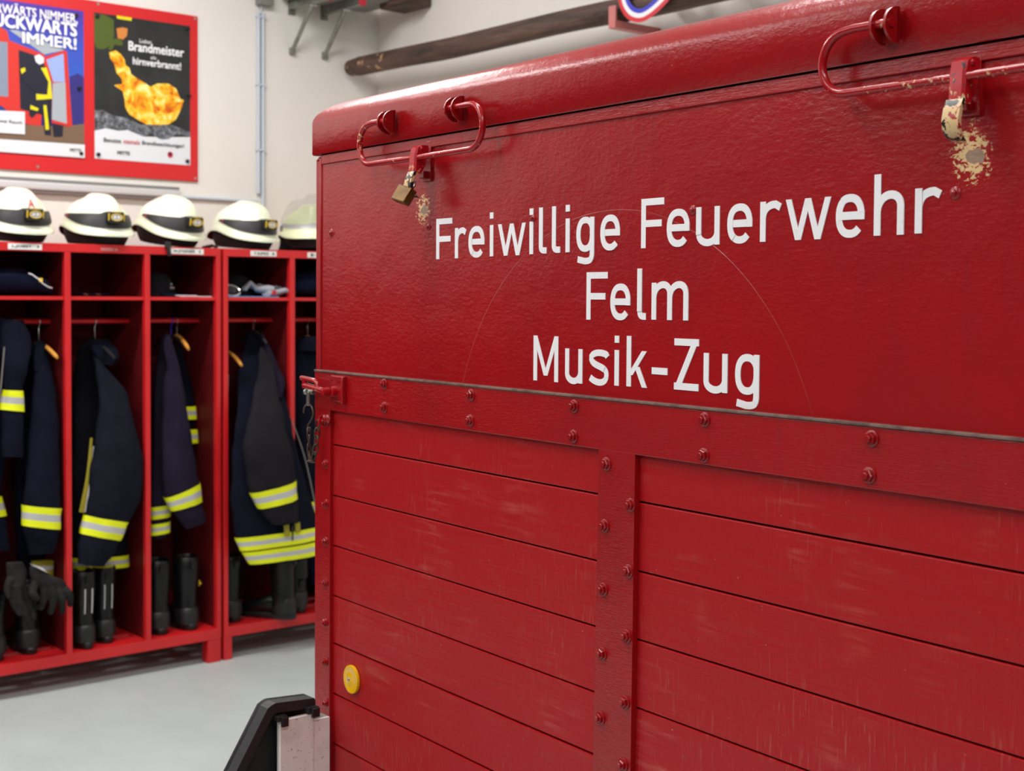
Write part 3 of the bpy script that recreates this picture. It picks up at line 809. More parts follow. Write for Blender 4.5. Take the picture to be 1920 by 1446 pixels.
# ================================================================== lockers
def plate_text(mb, s, x0, x1, z0, z1, y, m=0, bold=1.0):
    put_text(mb, s, lambda a, b: (x0+(x1-x0)*a, y, z0+(z1-z0)*b), m, bold)
def locker(label, posts, plates, legs):
    """posts: list of (left, right); the last is the right end"""
    x0, x1 = posts[0][0], posts[-1][1]
    t = thing('coat_locker', label, 'locker', LF, (x0, 0, 0))
    for i, (a, b) in enumerate(posts): part('post', MB().box(a, b, 0, .028, .104, 1.851, .002), MLOCK, t)
    part('top_rail', MB().box(x0+.001, x1-.001, -.001, .026, 1.8165, 1.852, .002), MLOCK, t)
    part('bottom_beam', MB().box(x0+.001, x1-.001, -.001, .030, .103, .1495, .002), MLOCK, t)
    part('top_sheet', MB().box(x0, x1, .02, .45, 1.843, 1.8505), MLOCK, t)
    part('back_panel', MB().box(x0, x1, .446, .450, .13, 1.85), MLOCKSHADE, t)
    mb = MB()
    for (y0, y1) in ((.02, .12), (.165, .25), (.295, .45)): mb.box(x0, x1, y0, y1, .140, .1500)
    for (a, b) in posts: mb.box(a, b, .02, .45, .138, .1505)
    part('boot_shelf', mb, MLOCK, t)
    for (a, b) in posts: part('divider', MB().box((a+b)/2-.004, (a+b)/2+.004, .02, .446, .15, 1.843), MLOCKSHADE, t)
    for i in range(len(posts)-1):
        a, b = posts[i][1], posts[i+1][0]
        part('shelf', MB().box(a-.006, b+.006, .012, .44, 1.629, 1.634).box(a-.006, b+.006, .010, .014, 1.620, 1.6345), MLOCK, t)
        part('hanging_rod', MB().cyl((a-.008, .18, 1.5285), (b+.008, .18, 1.5285), .0105), MLOCK, t)
        part('hook_bar', MB().tube([(a-.004, .40, 1.80), (a+.075, .40, 1.80), (a+.092, .40, 1.797), (a+.100, .40, 1.785)], .0055, 8), MCHROME, t)
    for (a, b) in legs:
        part('leg', MB().box(a, b, .001, .055, 0, .105, .003), MLOCK, t)
        part('leg', MB().box(a, b, .395, .449, 0, .105, .003), MLOCK, t)
    for (a, b, s, faded) in plates:
        z0, z1 = 1.8215, 1.8455
        if faded: z0, z1 = 1.8255, 1.8385
        pl = part('name_plate', MB().box(a, b, -.0035, -.001, z0, z1, .0008), MPLATE if not faded else MFADED, t)
        if s:
            mb = MB(); m = (b-a)*.09
            plate_text(mb, s, a+m*1.3, b-m, z0+.0055, z1-.0055, -.0039)
            part('lettering', mb, MINK, pl, smooth=False)
    return t
MFADED = mat('worn paint patch', srgb(196, 120, 118), .6, vary=(90, srgb(175, 70, 70), .45, .6))
locker('red steel locker on the left with a faded plate on its second visible bay', [(-1.420, -1.397), (-1.068, -1.043), (-.7155, -.6905), (-.362, -.338), (-.0222, 0)],
       [(-.951, -.812, 'L.JOBST   3', False), (-.561, -.486, None, True), (-.248, -.086, 'M.STEINER   5', False)], [(-1.42, -1.36), (-.067, -.0005)])
locker('red steel locker on the right, half hidden behind the red trailer', [(.0142, .0366), (.357, .383), (.703, .729), (1.05, 1.072)],
       [(.149, .283, 'T.KIPKE   8', False), (.449, .595, 'H.D', False)], [(.0142, .0555), (1.01, 1.072)])

for k, lb in enumerate(('empty red steel locker added beyond the left edge to dim reflections', 'empty red steel locker added at the far left end to dim reflections')):  # unseen units added to darken what the trailer's left end mirrors
    o = -1.435*(k+1)
    locker(lb, [(-1.420+o, -1.397+o), (-1.068+o, -1.043+o), (-.7155+o, -.6905+o), (-.362+o, -.338+o), (-.0222+o, o)], [], [(-1.42+o, -1.36+o), (-.067+o, -.0005+o)])

# ---- helmets standing on the lockers
def helmet(label, at, yaw, pitch=0., kind='lamp', letter=None, lift=0.):
    t = thing('helmet', label, 'helmet', LF, at, 'fire helmets on the lockers', local=True)
    t.o.rotation_euler = Matrix.Rotation(LF.a+yaw, 3, 'Z').__matmul__(Matrix.Rotation(pitch, 3, 'Y')).to_euler()
    A, Bw = .160, .139
    nf = 104
    def rim(ph):                       # height of the lower edge round the shell
        c = math.cos(ph)
        return .046 - .004*max(0, c)**2 - .018*max(0, -c)**1.5 + .034*math.exp(-((abs(ph)-1.85)/.62)**2)
    def pt(ph, e, g=0.):               # e: 0 at the rim .. 1 at the crown
        a = e*PI/2; z0 = rim(ph)
        c, s = math.cos(ph), math.sin(ph)
        rr = math.cos(a)**.80
        x = (A+g)*rr*c*(1.0 + .03*(1-e)); y = (Bw+g)*rr*s
        z = z0 + (.199+g-z0)*math.sin(a)**.92
        comb = 1/(1+(y/.042)**12)*max(0, min(1, (e-.18)/.35))*(1 if c > -.2 else 1+c+.2)
        k = .019*max(0, comb)
        return (x*(1+k*.6/.15), y, z+k)
    def ph(j): return -PI+2*PI*j/nf
    rings = []
    rings.append([tuple(Vector(pt(ph(j), 0, -.012))+Vector((0, 0, .004))) for j in range(nf)])
    rings.append([tuple(Vector(pt(ph(j), 0, -.004))+Vector((0, 0, -.004))) for j in range(nf)])
    flare = lambda j: .008+.012*max(0, math.cos(ph(j)))**2+.014*max(0, -math.cos(ph(j)))**2
    rings.append([tuple(Vector(pt(ph(j), 0, flare(j)))+Vector((0, 0, -.006))) for j in range(nf)])
    rings.append([tuple(Vector(pt(ph(j), 0, flare(j)))+Vector((0, 0, .006))) for j in range(nf)])
    for e in (.07, .13, .2, .28, .36, .45, .54, .63, .72, .80, .87, .93, .98):
        rings.append([pt(ph(j), e) for j in range(nf)])
    part('shell', MB().loft(rings[:3], 1, (False, False)).loft(rings[2:], 0, (False, True)), [MHELMY if kind == 'visor' else MHELM, MLINERSHADE], t, ang=55)  # underside of the cream rim painted black in place of shade
    # dark inside and neck cloth
    inn = []
    for (z, k) in [(.0, .82), (.03, .92), (.07, .955), (.10, .93), (.13, .84)]:
        inn.append([(A*k*math.cos(ph(j))-.004, Bw*k*math.sin(ph(j)), z-lift*(1-z/.13)) for j in range(nf)])
    part('liner', MB().loft(inn), MLINERSHADE, t)
    if kind == 'lamp':
        rings = []
        def band(e0, e1, e): return e0+(e1-e0)*e
        N = 40; lo = []; hi = []; lo2 = []; hi2 = []
        for i in range(N+1):
            p = math.radians(-98+196*i/N); q = abs(p)/math.radians(98)
            w = 1-.86*q**2.6
            e0 = .095+.085*q**2; e1 = e0+.255*w
            rings.append([pt(p, e0, -.002), pt(p, e0, .0032), pt(p, e0+(e1-e0)*.33, .0032), pt(p, e0+(e1-e0)*.66, .0032), pt(p, e1, .0032), pt(p, e1, -.002)])
        part('band', MB().loft(rings), MBLACK, t, 'black band', ang=50)
        for s in (-1, 1):
            c = pt(s*math.radians(88), .20, .004)
            part('band_button', MB().ball(c, (.005, .003, .005), 12, 6), MINKR, t)
        # head lamp
        c = Vector(pt(0, .25, .016))
        hl = part('head_lamp', MB().box(c.x-.016, c.x+.016, -.037, .037, c.z-.024, c.z+.024, .009, 0, 3), MBLACK, t, 'black and yellow head lamp')
        mb = MB()
        ov = lambda ry, rz_, x: [(x, ry*math.cos(2*PI*j/24), c.z+rz_*math.sin(2*PI*j/24)) for j in range(24)]
        mb.loft([ov(.0265, .0160, c.x+.014), ov(.0265, .0160, c.x+.0185), ov(.0235, .0130, c.x+.0185), ov(.0235, .0130, c.x+.014)], 0, (False, False))
        mb.box(c.x-.010, c.x+.013, -.024, .024, c.z+.0205, c.z+.0235, .001)
        for s in (-1, 1): mb.box(c.x-.006, c.x+.015, s*.0335-.0022, s*.0335+.0022, c.z-.014, c.z+.016, .001)
        part('lamp_trim', mb, MLAMPY, hl)
        mb = MB(); mb.loft([ov(.023, .0126, c.x+.010), ov(.023, .0126, c.x+.0168)])
        part('lamp_lens', mb, MLENS, hl)
        mb = MB()
        for s in (-.0085, .0085): mb.ball((c.x+.0168, s, c.z), (.0015, .005, .005), 10, 6)
        part('lamp_bulb', mb, MPLATE, hl)
    else:
        rings = []
        for i in range(41):
            p = math.radians(-100+200*i/40)
            rings.append([pt(p, .16, -.001), pt(p, .16, .0022), pt(p, .25, .0022), pt(p, .25, -.001)])
        part('band', MB().loft(rings), MTAPES, t, 'silver reflective band')
        rings = []
        for i in range(33):
            p = math.radians(-82+164*i/32); c, s = math.cos(p), math.sin(p)
            col = []
            for (e, g) in [(.22, .020), (.40, .026), (.58, .036), (.72, .044)]:
                q = Vector(pt(p, e, g)); col.append((q.x, q.y, q.z+.012*(e-.22)/.5*c))
            rings.append(col + [(x*.985, y_*.985, z) for x, y_, z in col[::-1]])
        part('visor', MB().loft(rings), MVISOR, t, 'raised clear visor')
        mb = MB()
        for s in (-1, 1): mb.cyl((.0, s*.120, .10), (.0, s*.142, .10), .018, .016, 16)
        part('visor_hinge', mb, MDUCTG, t)
        part('lining', MB().loft([[( A*k*math.cos(ph(j)), Bw*k*math.sin(ph(j)), z) for j in range(nf)] for z, k in ((.035, .90), (.075, .93))], 0, (False, False)), MBROWN, t)
        rings = []
        for (z, k) in [(-.0, .98), (.03, .92), (.065, .90)]:
            rings.append([(A*k*math.cos(ph(j))*(.72 if math.cos(ph(j)) > 0 else 1.12)-.02, Bw*k*math.sin(ph(j))*1.08, z-max(0, math.cos(ph(j)))*.0) for j in range(nf)])
        part('neck_cloth', MB().loft(rings, 0, (False, False)), MBLACKCLOTH, t)
    if letter:
        mb = MB()
        def fn(a, b):
            p = (a-.5)*.22; e = .36+.15*b
            q = pt(p, e, .004); return q
        put_text(mb, letter, fn, 0, .0)
        part('lettering', mb, MINKR, t, 'red letter A', smooth=False)
    return t
F_ = math.radians(-90)
HZ = 1.8505
helmet('cream fire helmet marked with a red letter A above the leftmost bay', (-.865, .16, HZ+.0150), F_+math.radians(4), math.radians(6), 'lamp', 'A')
helmet('cream fire helmet with head lamp above the bay with the faded plate', (-.512, .15, HZ+.0080), F_+math.radians(1), math.radians(3))
helmet('cream fire helmet leaning forward above the plate ending in 5', (-.172, .165, HZ+.0220), F_+math.radians(11), math.radians(9))
helmet('cream fire helmet with head lamp on the right locker, white plate ending in 8', (.205, .165, HZ+.0130), F_+math.radians(12), math.radians(5))
helmet('pale yellow fire helmet with raised clear visor, half hidden by the red trailer', (.560, .15, HZ+.0105), F_+math.radians(-18), math.radians(-4), 'visor')
mb = MB().tube([(-.262, -.006, 1.862), (-.258, -.010, 1.85), (-.255, -.010, 1.825), (-.252, -.009, 1.812)], .009, 8).box(-.274, -.246, -.016, -.003, 1.845, 1.872, .004)
solo('strap_buckle', mb, MBLACK, 'black chin strap buckle hanging over the locker edge beside the plate ending in 5', 'strap', LF, (-.26, 0, 1.85))
mb = MB().tube([(-.035, .10, 1.856), (-.015, .05, 1.864), (.012, .06, 1.862), (.035, .12, 1.855)], .0075, 8)
solo('helmet_strap', mb, MBLACK, 'black strap lying between the two helmets over the locker joint', 'strap', LF, (0, .08, 1.85))

# ---- coat hangers on the rods
def hanger(label, u, wood=True, yaw=0., z=1.5285, colour=None, drop=.10, span=.19):
    t = thing('coat_hanger', label, 'hanger', LF, (u, .18, z), 'coat hangers', rz=yaw, local=True)
    hk = [(0, .014*math.cos(math.radians(a)), .014*math.sin(math.radians(a))) for a in range(-40, 181, 20)]
    hk = [(0, -y, zz) for (x, y, zz) in hk][::-1]
    pts = [(0, p[1], p[2]) for p in hk] + [(0, .004, -.03), (0, 0, -drop+.03), (0, 0, -drop)]
    part('hook', MB().tube(pts, .0022, 8), colour or MCHROME, t)
    b = [(0, y, -drop - .055*(abs(y)/span)**1.5 - .006) for y in [span*(i/8-1) for i in range(17)]]
    part('shoulder_bar', MB().tube(b, [.006]+[.009]*15+[.006], 10), MWOOD if wood else MBLACK, t)
hanger('wooden coat hanger in the leftmost bay with the two jackets', -.754, drop=.085)
hanger('coat hanger with a bare steel hook holding the jacket with the yellow front stripe', -.508, False, drop=.09)
hanger('coat hanger with a blue hook in the third bay', -.150, False, math.radians(6), colour=MRIBB, drop=.065, span=.14)
hanger('wooden coat hanger carrying the dark shirt in the third bay', -.122, True, math.radians(-10), drop=.062, span=.17)
hanger('coat hanger holding the large dark jacket on the right locker', .268, False, drop=.045, span=.12)
hanger('wooden coat hanger low at the left of the right locker', .130, True, math.radians(-8), drop=.14, span=.18)
hanger('wooden coat hanger in the bay next to the trailer', .565, True, drop=.078, span=.15)

# ---- turnout clothing
def garment(name, label, cat, group, at, pieces):
    t = thing(name, label, cat, LF, at, group)
    for pn, secs, m, kw in pieces:
        mb = MB()
        if m == 'tape':
            tape(mb, secs, **kw); part(pn, mb, [MTAPEY, MTAPES], t, 'yellow and silver reflective band', ang=60)
        elif m == 'dulltape':
            tape(mb, secs, **kw); part(pn, mb, [MTAPED, MTAPES], t, 'dull yellow and silver reflective band', ang=60)
        else:
            mb.loft(cloth(secs, **kw)); part(pn, mb, m, t, ang=70)
    return t
MCHARCOALN = fabric('navy charcoal cloth', (0.0100, 0.0100, 0.0150, 1), (0.0065, 0.0068, 0.0105, 1))
GJ = 'turnout clothes in the lockers'
MZIP = mat('grey zip', srgb(120, 116, 110), .5)
S1 = dict(k=.55, seed=1, fold=.010); B1 = dict(k=.35, seed=1, fold=.010, bmax=.055, bmin=.02)
garment('turnout_jacket', 'dark jacket at the far left edge, its raised sleeve band beside the frame edge', 'jacket', GJ, (-.95, .1, 1.5), [
 ('body', [(-1.004,1.535,-0.874,1.534,.14),(-1.031,1.321,-0.890,1.338,.15),(-1.033,0.996,-0.905,0.987,.15),(-1.033,0.826,-0.931,0.815,.13),(-1.033,0.731,-0.922,0.733,.11),(-1.033,0.602,-0.905,0.590,.11)], MNAVY, B1),
 ('sleeve', [(-0.961,1.545,-0.863,1.535,.08),(-0.962,1.452,-0.835,1.439,.06),(-0.963,1.345,-0.857,1.342,.03),(-0.958,1.259,-0.884,1.252,.03),(-0.967,1.173,-0.882,1.165,.03),(-0.969,1.109,-0.885,1.100,.03),(-0.968,0.990,-0.886,0.980,.03)], MNAVY, S1),
 ('reflective_band', [(-0.957,1.257,-0.883,1.250,.03),(-0.969,1.178,-0.881,1.165,.03)], 'tape', dict(S1, grow=.004)),
 ('reflective_band', [(-1.033,0.818,-0.938,0.816,.12),(-1.033,0.731,-0.922,0.735,.11)], 'tape', dict(B1, grow=.004)),
 ('zip', [(-.970,1.43,-.965,1.43,.0),(-.982,1.30,-.977,1.30,.0),(-.990,1.22,-.985,1.22,.0)], MZIP, dict(k=.5, bmin=.003, fold=0)),
])
S2 = dict(k=.5, seed=5, fold=.010)
B2 = dict(k=.45, seed=5, fold=.010, bmax=.08, bmin=.02)
garment('turnout_jacket', 'dark jacket hanging behind the gloves in the leftmost bay, one band low on its sleeve', 'jacket', GJ, (-.78, .1, 1.45), [
 ('body', [(-0.771,1.445,-0.708,1.444,.22),(-0.804,1.334,-0.735,1.329,.23),(-0.824,1.088,-0.722,1.078,.24),(-0.835,0.752,-0.716,0.734,.24),(-0.827,0.549,-0.712,0.527,.24),(-0.824,0.413,-0.712,0.394,.24)], MNAVY, B2),
 ('sleeve', [(-0.784,1.426,-0.748,1.421,.12),(-0.811,1.338,-0.740,1.336,.09),(-0.832,1.231,-0.733,1.227,.06),(-0.846,1.101,-0.728,1.094,.05),(-0.864,0.928,-0.727,0.916,.04),(-0.882,0.784,-0.728,0.758,.03),(-0.890,0.695,-0.733,0.665,.03),(-0.879,0.646,-0.738,0.626,.03),(-0.866,0.578,-0.759,0.575,.03)], MNAVY, S2),
 ('collar', [(-.800,1.455,-.757,1.44,.10),(-.815,1.40,-.765,1.385,.09),(-.818,1.33,-.778,1.32,.08)], MNAVY, dict(k=.4, seed=3, fold=.008)),
 ('reflective_band', [(-0.884,0.784,-0.726,0.757,.03),(-0.890,0.701,-0.732,0.669,.03)], 'tape', dict(S2, grow=.004)),
 ('reflective_band', [(-0.812,0.530,-0.714,0.521,.13),(-0.812,0.478,-0.714,0.465,.13)], 'dulltape', dict(k=.5, seed=5, fold=.006)),
 ('reflective_band', [(-0.812,0.474,-0.714,0.461,.13),(-0.812,0.424,-0.714,0.410,.13)], 'dulltape', dict(k=.5, seed=5, fold=.006)),
])
S3 = dict(k=.42, seed=11, fold=.014); B3 = dict(k=.40, seed=12, fold=.012, bmax=.07)
garment('turnout_jacket', 'dark jacket with a yellow front stripe, in the bay with the faded plate', 'jacket', GJ, (-.50, .1, 1.45), [
 ('body', [(-0.518,1.459,-0.485,1.454,.20),(-0.567,1.414,-0.445,1.393,.21),(-0.591,1.305,-0.420,1.299,.21),(-0.605,1.077,-0.385,1.064,.20),(-0.615,0.851,-0.366,0.830,.18),(-0.616,0.669,-0.365,0.642,.17),(-0.618,0.534,-0.366,0.515,.16),(-0.616,0.460,-0.366,0.442,.16)], MBLACKCLOTH, B3),
 ('sleeve', [(-0.557,1.382,-0.495,1.331,.09),(-0.547,1.265,-0.452,1.262,.06),(-0.543,1.177,-0.423,1.192,.04),(-0.571,1.067,-0.400,1.070,.03),(-0.595,0.977,-0.378,0.961,.02),(-0.610,0.883,-0.378,0.857,.02),(-0.624,0.754,-0.396,0.737,.02),(-0.631,0.719,-0.434,0.670,.02),(-0.648,0.642,-0.478,0.594,.02),(-0.662,0.579,-0.507,0.547,.02),(-0.669,0.517,-0.550,0.493,.02)], MCHARCOALN, S3),
 ('collar', [(-.555,1.452,-.475,1.452,.13),(-.568,1.425,-.445,1.412,.11),(-.560,1.385,-.435,1.372,.10),(-.525,1.345,-.465,1.340,.09)], MNAVY, dict(k=.4, seed=2, fold=.012)),
 ('front_stripe', [(-.578,1.035,-.566,1.035,.075),(-.612,.88,-.590,.88,.04),(-.646,.732,-.612,.722,.035)], MTAPED, dict(k=.3, bmin=.004, fold=.0)),
 ('front_stripe', [(-.570,1.000,-.564,1.000,.065),(-.598,.88,-.588,.88,.03),(-.626,.732,-.611,.722,.025)], MTAPES, dict(k=.3, bmin=.004, fold=.0)),
 ('reflective_band', [(-0.631,0.719,-0.434,0.670,.02),(-0.648,0.644,-0.480,0.595,.02)], 'tape', dict(S3, grow=.004)),
 ('reflective_band', [(-0.618,0.518,-0.366,0.505,.16),(-0.616,0.466,-0.366,0.452,.16)], 'tape', dict(B3, grow=.005)),
])
S4 = dict(k=.5, seed=21, fold=.009); B4 = dict(k=.5, seed=22, fold=.008, bmax=.05)
garment('turnout_jacket', 'violet-navy jacket with a slanting sleeve band in the third bay', 'jacket', GJ, (-.17, .1, 1.48), [
 ('body', [(-0.204,1.470,-0.168,1.470,.15),(-0.230,1.391,-0.157,1.401,.15),(-0.248,1.250,-0.134,1.245,.14),(-0.261,0.945,-0.159,0.938,.13),(-0.282,0.760,-0.190,0.761,.11),(-0.287,0.643,-0.195,0.643,.11),(-0.272,0.565,-0.216,0.569,.11)], MPURPLE, B4),
 ('sleeve', [(-0.223,1.476,-0.198,1.460,.09),(-0.244,1.417,-0.196,1.416,.07),(-0.236,1.324,-0.170,1.298,.06),(-0.259,1.238,-0.152,1.157,.05),(-0.270,1.032,-0.130,1.028,.04),(-0.273,0.884,-0.112,0.872,.03),(-0.258,0.756,-0.096,0.813,.03),(-0.230,0.697,-0.086,0.727,.03),(-0.205,0.662,-0.070,0.658,.03),(-0.167,0.611,-0.073,0.630,.03)], MPURPLE, S4),
 ('reflective_band', [(-0.258,0.759,-0.096,0.813,.03),(-0.230,0.697,-0.086,0.727,.03)], 'tape', dict(S4, grow=.004)),
 ('reflective_band', [(-0.288,0.709,-0.193,0.716,.11),(-0.287,0.654,-0.193,0.662,.11)], 'tape', dict(B4, grow=.004)),
 ('reflective_band', [(-0.287,0.633,-0.195,0.640,.11),(-0.285,0.583,-0.201,0.591,.11)], 'tape', dict(B4, grow=.004)),
])
B5 = dict(k=.5, seed=31, fold=.007, bmax=.05)
garment('work_shirt', 'dark blue garment with two small side bands behind the violet jacket', 'shirt', GJ, (-.08, .2, 1.45), [
 ('body', [(-0.138,1.421,-0.080,1.412,.22),(-0.138,1.291,-0.048,1.288,.22),(-0.138,1.146,-0.018,1.141,.22),(-0.134,0.977,0.006,0.968,.22),(-0.129,0.885,-0.018,0.878,.22)][:3]+[(-0.134,0.977,-0.020,0.968,.22),(-0.129,0.885,-0.019,0.878,.22)], MNAVY, B5),
 ('tail', [(-0.098,0.909,-.020,0.900,.27),(-0.085,0.788,-.020,0.771,.27)], MNAVY, B5),
 ('reflective_band', [(-0.100,1.139,-0.022,1.137,.19),(-0.095,1.079,-0.020,1.078,.19)], 'tape', dict(k=.4, fold=.003)),
 ('reflective_band', [(-0.100,1.032,-0.024,1.032,.175),(-0.100,0.972,-0.022,0.971,.175)], 'tape', dict(k=.4, fold=.003)),
])
S6 = dict(k=.45, seed=41, fold=.012); B6 = dict(k=.22, seed=42, fold=.012, bmax=.055, bmin=.02)
garment('turnout_jacket', 'large dark jacket with double hem bands bulging out of the right locker', 'jacket', GJ, (.25, .0, 1.45), [
 ('body', [(0.259,1.484,0.293,1.479,.20),(0.214,1.418,0.339,1.403,.17),(0.149,1.311,0.345,1.306,.10),(0.107,1.194,0.342,1.172,.03),(0.037,1.038,0.330,1.044,-.06),(0.007,0.839,0.365,0.847,-.09),(-0.004,0.763,0.393,0.735,-.10),(0.023,0.570,0.457,0.581,-.10),(0.055,0.502,0.474,0.512,-.10),(0.092,0.436,0.486,0.440,-.10)], MNAVY, B6),
 ('sleeve', [(0.258,1.407,0.309,1.381,.10),(0.200,1.313,0.284,1.310,.02),(0.116,1.204,0.242,1.206,-.08),(0.043,1.065,0.227,1.067,-.15),(0.020,0.952,0.242,0.961,-.17),(0.034,0.857,0.264,0.887,-.17),(0.052,0.775,0.276,0.814,-.17),(0.092,0.700,0.287,0.733,-.17),(0.119,0.660,0.295,0.679,-.17),(0.157,0.623,0.301,0.627,-.17)], MCHARCOAL, S6),
 ('collar', [(0.252,1.476,0.269,1.461,.10),(0.269,1.407,0.303,1.394,.08),(0.285,1.309,0.330,1.303,.05),(0.290,1.249,0.341,1.240,.02),(0.283,1.184,0.306,1.168,.0)], MPURPLE, dict(k=.6, seed=4, fold=.008)),
 ('reflective_band', [(0.052,0.775,0.276,0.814,-.17),(0.092,0.700,0.287,0.733,-.17)], 'tape', dict(S6, grow=.004)),
 ('reflective_band', [(0.023,0.570,0.462,0.580,-.10),(0.049,0.508,0.468,0.522,-.10)], 'tape', dict(B6, grow=.005)),
 ('reflective_band', [(0.055,0.502,0.474,0.514,-.10),(0.089,0.443,0.483,0.451,-.10)], 'tape', dict(B6, grow=.005)),
 ('zip', [(.288,1.08,.292,1.08,-.125),(.340,.908,.345,.908,-.15),(.387,.70,.392,.70,-.16),(.395,.658,.401,.658,-.16)], MZIP, dict(k=.5, bmin=.003, fold=0)),
 ('pocket_tab', [(.222,.612,.250,.614,-.165),(.229,.560,.256,.563,-.165)], MTAPED, dict(k=.3, bmin=.004, fold=0)),
 ('pocket_tab', [(.280,.616,.308,.618,-.165),(.284,.570,.311,.573,-.165)], MTAPED, dict(k=.3, bmin=.004, fold=0)),
 ('zip_pull', [(.262,.606,.272,.606,-.168),(.264,.540,.271,.540,-.168)], MBLACK, dict(k=.5, bmin=.004, fold=0)),
])
B7 = dict(k=.5, seed=51, fold=.006, bmax=.06)
garment('turnout_trousers', 'dark trousers with white side stripe at the left of the right locker', 'trousers', GJ, (.12, .2, 1.3), [
 ('leg', [(0.045,1.30,0.110,1.30,.22),(0.045,1.05,0.120,1.05,.22),(0.045,0.80,0.125,0.80,.22),(0.045,0.55,0.130,0.55,.22),(0.045,0.47,0.130,0.47,.22)], MBLACKCLOTH, B7),
 ('side_stripe', [(.112,1.285,.140,1.275,.18),(.098,1.03,.120,1.03,.17),(.080,.82,.100,.82,.165)], MTAPES, dict(k=.3, bmin=.006, fold=.002)),
 ('reflective_band', [(0.045,0.70,0.136,0.69,.20),(0.045,0.655,0.138,0.645,.20)], 'dulltape', dict(k=.6, fold=.002)),
 ('reflective_band', [(0.045,0.625,0.140,0.615,.20),(0.045,0.585,0.142,0.575,.20)], 'dulltape', dict(k=.6, fold=.002)),
])
B8 = dict(k=.4, seed=61, fold=.010, bmax=.07)
garment('turnout_jacket', 'dark jacket in the bay next to the trailer, mostly hidden behind its corner', 'jacket', GJ, (.56, .15, 1.44), [
 ('body', [(0.510,1.440,0.610,1.438,.16),(0.463,1.402,0.639,1.399,.15),(0.463,1.302,0.650,1.296,.14),(0.453,1.126,0.665,1.116,.12),(0.471,0.897,0.690,0.881,.12),(0.495,0.691,0.690,0.671,.12),(0.510,0.580,0.690,0.560,.12)], MNAVY, B8),
 ('collar', [(.485,1.452,.62,1.450,.11),(.468,1.425,.64,1.420,.10),(.466,1.385,.645,1.38,.10)], MNAVY, dict(k=.35, seed=8, fold=.012)),
 ('reflective_band', [(0.500,0.660,0.690,0.668,.115),(0.503,0.603,0.690,0.611,.115)], 'tape', dict(B8, grow=.005)),
])
garment('turnout_trousers', 'dark blue trouser legs hanging over the boot in the bay next to the trailer', 'trousers', GJ, (.58, .12, .5), [
 ('leg', [(.500,.585,.580,.585,.10),(.500,.42,.585,.42,.08),(.515,.27,.592,.27,.07)], MBLUE, B7),
 ('leg', [(.585,.585,.66,.585,.13),(.590,.42,.67,.42,.13),(.59,.25,.67,.25,.12)], MBLUE, B7),
])

# ---- boots
def boot(label, at, rz, h=.325, strips=False, logo=False, wr=0., s=1.0):
    t = thing('fire_boot', label, 'boot', LF, at, 'fire boots on the boot shelf', rz=rz, local=True)
    n = 28
    def ell(cx, cy, rx, ry, z, e=.9):
        return [(cx+rx*math.copysign(abs(math.cos(2*PI*j/n))**e, math.cos(2*PI*j/n)), cy+ry*math.copysign(abs(math.sin(2*PI*j/n))**e, math.sin(2*PI*j/n)), z) for j in range(n)]
    def wob(r, a):
        return [tuple(Vector(p)+Vector((1, 1, 0))*0 + (Vector((p[0], p[1]-.05, 0)).normalized()*noise.noise(Vector((p[0]*18+a, p[1]*18, p[2]*26)))*(.004+wr))) for p in r]
    sh = [ell(0, .060, .043, .056, .022), ell(0, .058, .046, .058, .05), ell(0, .056, .046, .056, .085), ell(0, .056, .0435, .052, .12), ell(0, .055, .046, .054, .17), ell(0, .055, .049, .058, .22), ell(0, .055, .0505, .061, .27), ell(0, .055, .0505, .061, h-.004), ell(0, .055, .0475, .058, h), ell(0, .055, .0445, .055, h-.008), ell(0, .055, .0425, .052, h-.06)]
    part('shaft', MB().loft([wob(r, at[0]*9) for r in sh]), MLEATHER, t, ang=60)
    ft = []
    for (y, hw, z1) in [(.045, .040, .10), (.10, .043, .118), (.15, .047, .098), (.20, .050, .078), (.245, .045, .066), (.272, .030, .052), (.282, .012, .04)]:
        ft.append([(hw*math.copysign(abs(math.cos(2*PI*j/n))**.8, math.cos(2*PI*j/n)), y, .022+(z1-.022)*.5*(1+math.copysign(abs(math.sin(2*PI*j/n))**.8, math.sin(2*PI*j/n)))) for j in range(n)])
    part('foot', MB().loft(ft), MLEATHER, t, ang=60)
    def outl(z, g):
        o = []
        for j in range(40):
            a = 2*PI*j/40; y = .137+(.148+g)*math.sin(a); hw = (.044+g) + .008*math.sin(a) - .006*math.cos(2*a)
            o.append((hw*math.copysign(abs(math.cos(a))**.75, math.cos(a)), y, z))
        return o
    part('sole', MB().loft([outl(0, -.002), outl(.004, .001), outl(.024, .001), outl(.028, -.003)]), MRUBBER, t)
    part('heel_cap', MB().loft([ell(0, .050, .0465, .0575, .028), ell(0, .050, .048, .058, .06), ell(0, .052, .047, .057, .09), ell(0, .053, .043, .052, .10)]), MRUBBER, t, ang=60)
    part('pull_tab', MB().box(-.014, .014, -.012, -.002, h-.05, h-.015, .003).box(-.011, .011, -.014, -.010, h-.03, h-.022, .001), MLEATHER, t)
    if strips:
        for x in (-.016, .016):
            part('reflective_strip', MB().loft(cloth([(x-.0028, .255, x+.0028, .255, -.0065), (x-.0028, .20, x+.0028, .20, -.005), (x-.0028, .15, x+.0028, .15, -.001)], k=.5, bmin=.003, fold=0)), MTAPES, t)
    if logo:
        part('logo', MB().box(-.052, -.042, .02, .05, .19, .203, .002).box(-.050, -.042, .03, .045, .183, .21, .002) if logo < 0 else MB().box(.042, .0525, .02, .05, .195, .203, .002).box(.042, .052, .03, .042, .186, .212, .002), MLAMPY, t)
    t.o.scale = (s*(1.0 if strips else 1.1), s, s)
    return t
BZ = .1505
boot('worn black boot at the far left edge of the bottom shelf', (-.980, .06, BZ), math.radians(4), .25, wr=.003)
